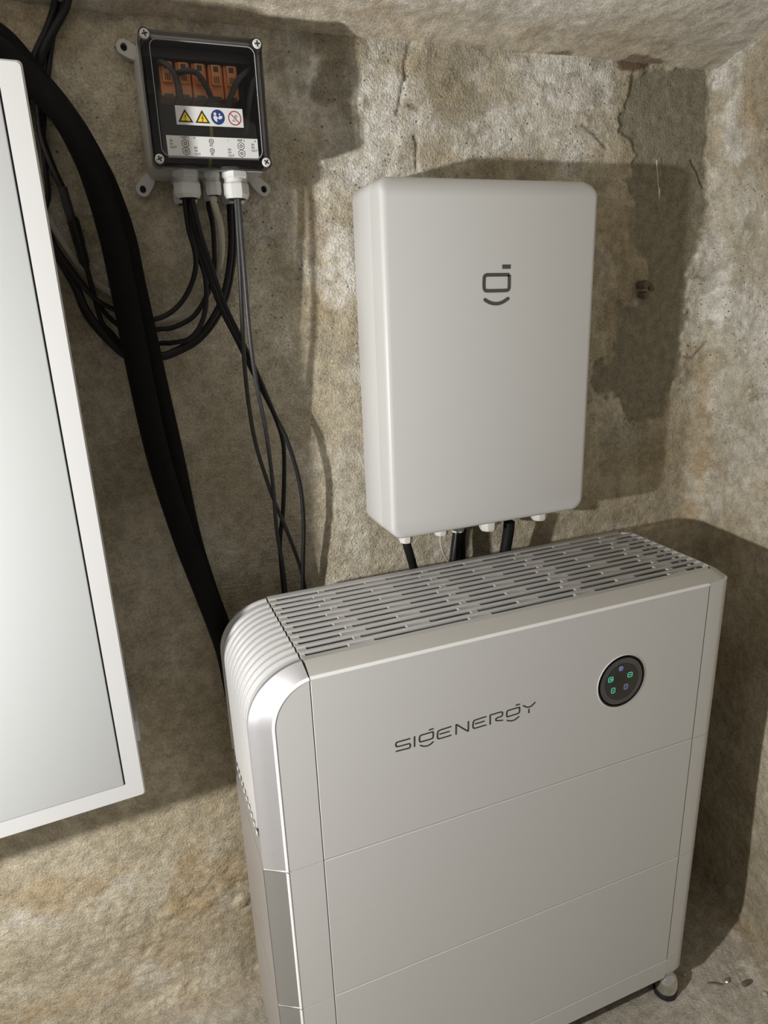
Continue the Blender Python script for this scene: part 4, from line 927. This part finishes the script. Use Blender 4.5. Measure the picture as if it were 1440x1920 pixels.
link('prohibition_mark', join([disc(c[0] + 0.00163, c[1] + 0.00207, 0.00163, YP, 14, 0.00104, 0.00008), stroke([(c[0] - 0.00333, c[1] - 0.00326), (c[0] + 0.00037, c[1] - 0.00326)], 0.00067, YP, 0.00008), stroke([(c[0] - 0.00259, c[1] - 0.00163), (c[0] - 0.00037, c[1] - 0.00163)], 0.00044, YP, 0.00008)]), M['ink'], s1)
def text_mesh(t, size, x, z, y):
    cu = bpy.data.curves.new('t', 'FONT'); cu.body = t; cu.size = size; cu.align_x = 'CENTER'; cu.align_y = 'CENTER'
    ob = bpy.data.objects.new('t', cu); me = bpy.data.meshes.new_from_object(ob)
    bpy.data.objects.remove(ob); bpy.data.curves.remove(cu)
    me.transform(Matrix.Translation((x, y, z)) @ Matrix.Rotation(math.radians(90), 4, 'X'))
    me.materials.clear(); return me
for t, (x, z), s in [("IN", (-0.0163, 1.5567), 0.0038), ("IN", (-0.0165, 1.553), 0.0038), ("OUT", (-0.0144, 1.5494), 0.0038), ("MPP 1", (0.0009, 1.5606), 0.0038), ("IN", (0.0129, 1.5496), 0.0038), ("IN", (0.013, 1.546), 0.0038), ("OUT", (0.0145, 1.5422), 0.0038), ("RC", (0.0331, 1.5528), 0.0038), ("PE", (0.0331, 1.5423), 0.0038), ("IN", (0.0556, 1.5489), 0.0038), ("IN", (0.0556, 1.5455), 0.0038), ("OUT", (0.0572, 1.5418), 0.0038), ("MPP 2", (0.0714, 1.5599), 0.0038), ("IN", (0.0864, 1.5557), 0.0038), ("IN", (0.0864, 1.5522), 0.0038), ("OUT", (0.0879, 1.5486), 0.0038), ("-", (-0.0175, 1.5601), 0.005), ("+", (0.0124, 1.5607), 0.005), ("-", (0.0546, 1.56), 0.005), ("+", (0.0898, 1.5595), 0.005)]:
    link('lettering', text_mesh(t, s, x, z, YP - 0.0001), M['ink'], s2)
for (x, z), r in [((0.0006, 1.5542), 0.0046), ((0.0006, 1.5455), 0.0046), ((0.0333, 1.5577), 0.0029), ((0.0333, 1.547), 0.0029), ((0.0709, 1.5536), 0.0045), ((0.0711, 1.545), 0.0045)]:
    hx = [(x + r * math.cos(math.radians(60 * k + 30)), z + r * math.sin(math.radians(60 * k + 30))) for k in range(6)]
    link('gland_diagram', join([stroke(hx, 0.0006, YP, 0.0001, closed=True), disc(x, z, r * 0.42, YP, 14, r * 0.25, 0.0001)]), M['ink'], s2)
# glands under the box
for x, y, r, h in [(0.0014, 0.272, 0.0185, 0.034), (0.0358, 0.272, 0.0112, 0.030), (0.0660, 0.272, 0.0185, 0.034), (0.0045, 0.329, 0.0175, 0.034), (0.0400, 0.329, 0.0105, 0.030), (0.0715, 0.329, 0.0175, 0.034)]:
    gland(jb, x, y, BZ0 + 0.002, r, h, 'gland', 0.55)

# ------------------------------------------------------------------ cables and sleeves
def cable(name, pts, r, m, label, cat='cable', group=None, n=10):
    o = link(name, tube(pts, r, n, 8), M[m]); return tag(o, label, cat, group)
cable('sleeve', [(-0.2267, 0.297, 1.6747), (-0.1964, 0.297, 1.6569), (-0.1741, 0.297, 1.6361), (-0.1541, 0.292, 1.6126), (-0.1342, 0.283, 1.5841), (-0.1187, 0.274, 1.5442), (-0.1092, 0.268, 1.5037), (-0.1009, 0.263, 1.4432), (-0.097, 0.261, 1.3839), (-0.0915, 0.26, 1.2725), (-0.0818, 0.262, 1.1511), (-0.0624, 0.268, 1.0303), (-0.0427, 0.276, 0.9388), (-0.028, 0.286, 0.8712), (-0.0166, 0.292, 0.8075), (-0.011, 0.294, 0.7291)], 0.0165, 'sleeve', 'thick black insulation sleeve on the left of the pair beside the cabinet', 'sleeve')
cable('sleeve', [(-0.2271, 0.33, 1.6986), (-0.1959, 0.33, 1.6807), (-0.1772, 0.33, 1.6592), (-0.1591, 0.327, 1.6327), (-0.1424, 0.323, 1.6088), (-0.1251, 0.316, 1.5776), (-0.1086, 0.308, 1.5381), (-0.0987, 0.302, 1.5081), (-0.0868, 0.297, 1.4526), (-0.0814, 0.295, 1.3843), (-0.0716, 0.294, 1.2682), (-0.0599, 0.296, 1.1417), (-0.0499, 0.302, 1.0176), (-0.0346, 0.312, 0.923), (-0.0201, 0.322, 0.8533), (-0.0062, 0.33, 0.7859), (-0.0012, 0.332, 0.7047)], 0.0165, 'sleeve', 'thick black insulation sleeve on the right of the pair beside the cabinet', 'sleeve')
cable('solar_cable', [(-0.0032, 0.272, 1.499), (-0.0036, 0.272, 1.4898), (-0.0014, 0.282, 1.4577), (0.0049, 0.295, 1.4313), (0.0053, 0.306, 1.4108), (-0.0012, 0.316, 1.3897), (-0.0143, 0.322, 1.3683), (-0.0312, 0.322, 1.3527), (-0.051, 0.322, 1.3431), (-0.0792, 0.322, 1.34), (-0.1059, 0.32, 1.3543), (-0.1314, 0.316, 1.3702), (-0.1516, 0.313, 1.3971), (-0.1703, 0.312, 1.4318), (-0.1872, 0.312, 1.4801), (-0.2203, 0.312, 1.5356), (-0.2743, 0.312, 1.5866)], 0.0036, 'black', 'black cable looping highest from the left gland to the cabinet', 'cable')
cable('solar_cable', [(0.0379, 0.329, 1.5072), (0.0357, 0.329, 1.4939), (0.0382, 0.326, 1.4661), (0.0355, 0.322, 1.4263), (0.0296, 0.318, 1.3985), (0.0191, 0.317, 1.3738), (-0.0039, 0.32, 1.3433), (-0.0338, 0.326, 1.3288), (-0.0525, 0.329, 1.3274), (-0.0808, 0.331, 1.325), (-0.103, 0.333, 1.332), (-0.1194, 0.335, 1.3475), (-0.1319, 0.338, 1.3675), (-0.1495, 0.343, 1.3981), (-0.1691, 0.347, 1.4335), (-0.1881, 0.348, 1.4709), (-0.2257, 0.348, 1.5289), (-0.2816, 0.348, 1.5823)], 0.0036, 'black', 'black cable looping from the small middle gland to the cabinet', 'cable')
cable('solar_cable', [(0.0053, 0.329, 1.5067), (0.0045, 0.329, 1.4936), (0.0069, 0.325, 1.4618), (0.0119, 0.315, 1.4262), (0.0171, 0.307, 1.3955), (0.0134, 0.305, 1.3583), (0.0024, 0.303, 1.3306), (-0.0153, 0.305, 1.3127), (-0.0404, 0.316, 1.3076), (-0.0556, 0.322, 1.3075), (-0.0822, 0.326, 1.3005), (-0.1047, 0.327, 1.3063), (-0.1203, 0.327, 1.3272), (-0.1301, 0.327, 1.3422), (-0.1345, 0.326, 1.3817), (-0.1384, 0.325, 1.4145)], 0.0036, 'black', 'black cable from the left gland running to the silver-banded connector', 'cable')
cable('solar_cable', [(0.0681, 0.329, 1.5076), (0.0659, 0.329, 1.4935), (0.0607, 0.325, 1.4349), (0.0456, 0.32, 1.3797), (0.0248, 0.317, 1.3421), (-0.0049, 0.317, 1.3117), (-0.042, 0.317, 1.294), (-0.0581, 0.317, 1.2905), (-0.0811, 0.317, 1.2852), (-0.1011, 0.317, 1.2932), (-0.1238, 0.316, 1.319), (-0.1459, 0.318, 1.3566), (-0.1553, 0.325, 1.3928), (-0.1695, 0.328, 1.4255), (-0.1838, 0.328, 1.4689), (-0.2239, 0.328, 1.5258), (-0.2788, 0.328, 1.5783)], 0.0046, 'black', 'thickest looping cable from the rear right gland', 'cable')
cable('solar_cable', [(0.0744, 0.338, 1.5089), (0.0735, 0.341, 1.495), (0.0683, 0.337, 1.4357), (0.0528, 0.332, 1.3775), (0.0297, 0.328, 1.3364), (-0.0021, 0.3265, 1.3058), (-0.041, 0.3265, 1.2888), (-0.0581, 0.3265, 1.2853), (-0.0826, 0.3265, 1.2808), (-0.1035, 0.3265, 1.289), (-0.1272, 0.328, 1.3143), (-0.1498, 0.331, 1.3503), (-0.1592, 0.336, 1.3876), (-0.1725, 0.338, 1.4227), (-0.1866, 0.338, 1.4566), (-0.2271, 0.338, 1.5148), (-0.2826, 0.338, 1.5683)], 0.0032, 'black', 'thin black cable under the thickest looping cable', 'cable')
cable('control_cable', [(0.034, 0.272, 1.4995), (0.0344, 0.272, 1.4902), (0.042, 0.285, 1.4621), (0.0426, 0.303, 1.4279), (0.0369, 0.331, 1.3989), (0.0182, 0.347, 1.3644), (-0.0094, 0.349, 1.3463), (-0.0363, 0.349, 1.3406), (-0.0569, 0.349, 1.34), (-0.0845, 0.349, 1.3562), (-0.1071, 0.349, 1.3762), (-0.1391, 0.349, 1.403), (-0.1627, 0.349, 1.4445), (-0.1734, 0.349, 1.469), (-0.1869, 0.349, 1.4975), (-0.2212, 0.349, 1.5543), (-0.2769, 0.349, 1.6065)], 0.0048, 'beige', 'beige cable curving from the small middle gland behind the black ones', 'cable')
cable('solar_cable', [(0.0038, 0.272, 1.4991), (0.0034, 0.272, 1.4899), (0.007, 0.276, 1.4571), (0.0126, 0.28, 1.4267), (0.0293, 0.288, 1.3606), (0.051, 0.298, 1.3094), (0.0778, 0.31, 1.2471), (0.1001, 0.318, 1.1956), (0.1127, 0.324, 1.1532), (0.1148, 0.328, 1.1144), (0.1067, 0.33, 1.0311), (0.0958, 0.33, 0.9657), (0.0951, 0.33, 0.8784), (0.0932, 0.33, 0.8093)], 0.0036, 'black', 'black cable crossing diagonally from the left gland, lower of the crossing pair', 'cable')
cable('solar_cable', [(0.0055, 0.264, 1.498), (0.0057, 0.263, 1.4888), (0.0105, 0.265, 1.4561), (0.0174, 0.268, 1.4259), (0.0352, 0.278, 1.3603), (0.0563, 0.288, 1.3095), (0.0827, 0.3, 1.242), (0.1015, 0.308, 1.1884), (0.1171, 0.308, 1.1486), (0.1327, 0.311, 1.079), (0.1355, 0.313, 1.0119), (0.13, 0.319, 0.9275), (0.126, 0.322, 0.8754), (0.1208, 0.322, 0.8068)], 0.0036, 'black', 'black cable crossing diagonally from the left gland, upper of the crossing pair', 'cable')
cable('solar_cable', [(0.0642, 0.272, 1.4999), (0.0647, 0.272, 1.4906), (0.0624, 0.272, 1.4311), (0.0587, 0.276, 1.3411), (0.0567, 0.282, 1.2776), (0.0592, 0.292, 1.2094), (0.067, 0.304, 1.1437), (0.0881, 0.318, 1.0563), (0.1072, 0.325, 0.9969), (0.1263, 0.33, 0.9272), (0.1355, 0.334, 0.8687), (0.1414, 0.335, 0.7962)], 0.0032, 'dusty', 'dusty grey cable from the right gland, left one of two at the top', 'cable')
cable('solar_cable', [(0.0667, 0.266, 1.4992), (0.067, 0.265, 1.4897), (0.065, 0.262, 1.4011), (0.0653, 0.266, 1.3098), (0.0709, 0.278, 1.2435), (0.0813, 0.292, 1.1728), (0.0879, 0.306, 1.0861), (0.0902, 0.318, 0.998), (0.0955, 0.321, 0.9331), (0.0969, 0.321, 0.8817), (0.0951, 0.321, 0.813)], 0.0032, 'dusty', 'dusty grey cable from the right gland, right one of two at the top', 'cable')
cable('roof_cable', [(-0.0994, 0.345, 1.8409), (-0.1121, 0.3515, 1.7873), (-0.1256, 0.3515, 1.7349), (-0.1321, 0.3515, 1.7181), (-0.1428, 0.3515, 1.6985), (-0.1615, 0.3515, 1.6688), (-0.1722, 0.3515, 1.643), (-0.1795, 0.3515, 1.6153), (-0.1831, 0.3515, 1.5874), (-0.1822, 0.3515, 1.5561), (-0.2105, 0.3515, 1.5105), (-0.2863, 0.3515, 1.4712)], 0.0046, 'black', 'black cable coming down from the ceiling, leftmost of three', 'cable')
cable('roof_cable', [(-0.0797, 0.343, 1.8426), (-0.0954, 0.343, 1.7859), (-0.1112, 0.343, 1.7334), (-0.1225, 0.341, 1.7132), (-0.1338, 0.341, 1.6972), (-0.1488, 0.345, 1.6755), (-0.1581, 0.35, 1.6555), (-0.1635, 0.35, 1.631), (-0.1668, 0.348, 1.5998), (-0.1673, 0.342, 1.5724), (-0.1608, 0.334, 1.5397), (-0.1527, 0.326, 1.5118), (-0.1507, 0.326, 1.5041)], 0.005, 'black', 'black cable coming down from the ceiling to the silver-banded connector', 'cable')
cable('roof_cable', [(-0.0894, 0.348, 1.8435), (-0.1026, 0.3525, 1.7887), (-0.1168, 0.3525, 1.7361), (-0.1265, 0.3525, 1.7148), (-0.1342, 0.3525, 1.6984), (-0.1421, 0.3525, 1.6734), (-0.1512, 0.3525, 1.6415), (-0.1602, 0.3525, 1.6073), (-0.1668, 0.3525, 1.5758), (-0.17, 0.3525, 1.5374), (-0.1753, 0.3525, 1.4981), (-0.207, 0.3525, 1.458), (-0.2905, 0.3525, 1.4188)], 0.0036, 'black', 'thin black cable coming down from the ceiling, rightmost of three', 'cable')
cable('gateway_cable', [(0.2982, 0.262, 0.9642), (0.3012, 0.263, 0.9508), (0.3097, 0.27, 0.9273), (0.3214, 0.28, 0.8913), (0.3378, 0.3, 0.844), (0.3504, 0.31, 0.7609)], 0.0075, 'black', 'black cable below the white box, leftmost', 'cable')
cable('gateway_cable', [(0.3702, 0.275, 0.956), (0.37, 0.275, 0.945), (0.376, 0.277, 0.9222), (0.3926, 0.285, 0.8938), (0.4187, 0.3, 0.8494)], 0.0019, 'beige', 'thin white wire below the white box', 'cable')
cable('gateway_cable', [(0.4232, 0.312, 0.9481), (0.4199, 0.31, 0.9306), (0.4143, 0.308, 0.9007), (0.4096, 0.308, 0.8589), (0.4079, 0.31, 0.8039)], 0.0085, 'black', 'thick black cable below the white box, left of a close pair', 'cable')
cable('gateway_cable', [(0.4412, 0.325, 0.9413), (0.4389, 0.325, 0.9226), (0.4388, 0.325, 0.8905), (0.4364, 0.325, 0.8474), (0.4339, 0.325, 0.7922)], 0.0068, 'black', 'thick black cable below the white box, right of a close pair', 'cable')
cable('gateway_cable', [(0.5164, 0.285, 0.956), (0.5165, 0.288, 0.932), (0.5138, 0.292, 0.8994), (0.5119, 0.297, 0.8546), (0.5114, 0.3, 0.7867)], 0.0105, 'black', 'thickest black cable below the white box, rightmost', 'cable')
con = empty('cable_connector', (-0.147, 0.325, 1.47), 'black cable connector with silver band beside the cabinet', 'connector')
link('silver_band', tube([(-0.1525, 0.326, 1.5131), (-0.147, 0.325, 1.47)], 0.0062, 12, smooth_path=False), M['dusty'], con)
link('socket', tube([(-0.1472, 0.325, 1.4733), (-0.1453, 0.325, 1.4686), (-0.1403, 0.325, 1.4241), (-0.1384, 0.325, 1.4145)], [0.0078, 0.0078, 0.0070, 0.0050], 12), M['black'], con)


# ------------------------------------------------------------------ small things on the wall and the floor
p = (0.8439, 0.343, 1.3582)
wp = empty('wall_anchor', (p[0], YW, p[2]), 'rusty broken wall anchor stub sticking out right of the white box', 'anchor')
link('stub', lathe([(0.0075, 0.014), (0.0085, 0.0), (0.0070, -0.008), (0.003, -0.010)], (p[0] - 0.004, p[1], p[2] + 0.006), 'Y', 10), M['rusty'], wp)
link('bent_bolt', tube([(p[0] + 0.008, YW, p[2] + 0.010), (p[0] + 0.009, p[1], p[2] + 0.006), (p[0] + 0.007, p[1] - 0.010, p[2] - 0.004)], 0.0055, 8, 5), M['rusty'], wp)
link('bolt_head', lathe([(0.006, 0.016), (0.0075, 0.004), (0.0065, -0.004), (0.002, -0.006)], (p[0] + 0.001, p[1], p[2] - 0.013), 'Y', 8), M['rusty'], wp)
a = (0.8558, 0.352, 1.581); b = (0.8619, 0.35, 1.5408); c = (0.8646, 0.349, 1.5308); d = (0.8661, 0.349, 1.5163)
t = link('plaster_thread', tube([a, b, c, d], [0.0006, 0.0006, 0.0006, 0.0016, 0.0018, 0.0008], 6, 6), M['rim'])
tag(t, 'thin white thread hanging on the wall right of the white box', 'thread')
def chip(name, c, sx, sy, sz, rz, m, label, cat, seed):
    bm = bmesh.new(); bmesh.ops.create_icosphere(bm, subdivisions=2, radius=1)
    rnd = random.Random(seed)
    for v in bm.verts:
        k = 1 + rnd.uniform(-0.22, 0.22); v.co = Vector((v.co.x * sx * k, v.co.y * sy * k, v.co.z * sz * k))
    me = bm_mesh(bm); me.transform(Matrix.Translation((c[0], c[1], sz * 0.8)) @ Matrix.Rotation(rz, 4, 'Z'))
    return tag(link(name, me, M[m]), label, cat)
c = (0.8358, -0.0146, -0.055)
o = tag(link('floor_screw', tube([(c[0] - 0.012, c[1] + 0.006, 0.0035), (c[0], c[1], 0.0035), (c[0] + 0.010, c[1] - 0.008, 0.0035)], 0.0016, 8, 4), M['rusty']), 'dark bent nail lying on the floor near the chrome foot', 'nail')
chip('metal_chip', (0.8638, -0.0193, -0.055), 0.005, 0.0045, 0.003, 0.4, 'steel', 'small shiny metal chip on the floor beside the nail', 'chip', 3)
c = (0.8926, -0.0391, -0.055)
tag(link('wall_plug', lathe([(0.003, -0.009), (0.0045, -0.007), (0.0045, 0.008), (0.0035, 0.010)], (c[0], c[1], 0.004), 'X', 10), M['rusty']), 'dark stubby wall plug lying on the floor at the right', 'plug')
chip('plaster_crumb', (0.7945, 0.0246, -0.055), 0.0042, 0.004, 0.0035, 0.2, 'crumb', 'pale plaster crumb on the floor next to the chrome foot', 'crumb', 5)
chip('plaster_crumb', (-0.1985, 0.3689, -0.055), 0.005, 0.0035, 0.004, 0.7, 'crumb', 'pale plaster crumb on the floor left of the battery unit', 'crumb', 6)
chip('plaster_crumb', (0.9089, -0.0704, -0.055), 0.006, 0.005, 0.004, 1.2, 'crumb', 'pale plaster crumb on the floor at the far right', 'crumb', 8)
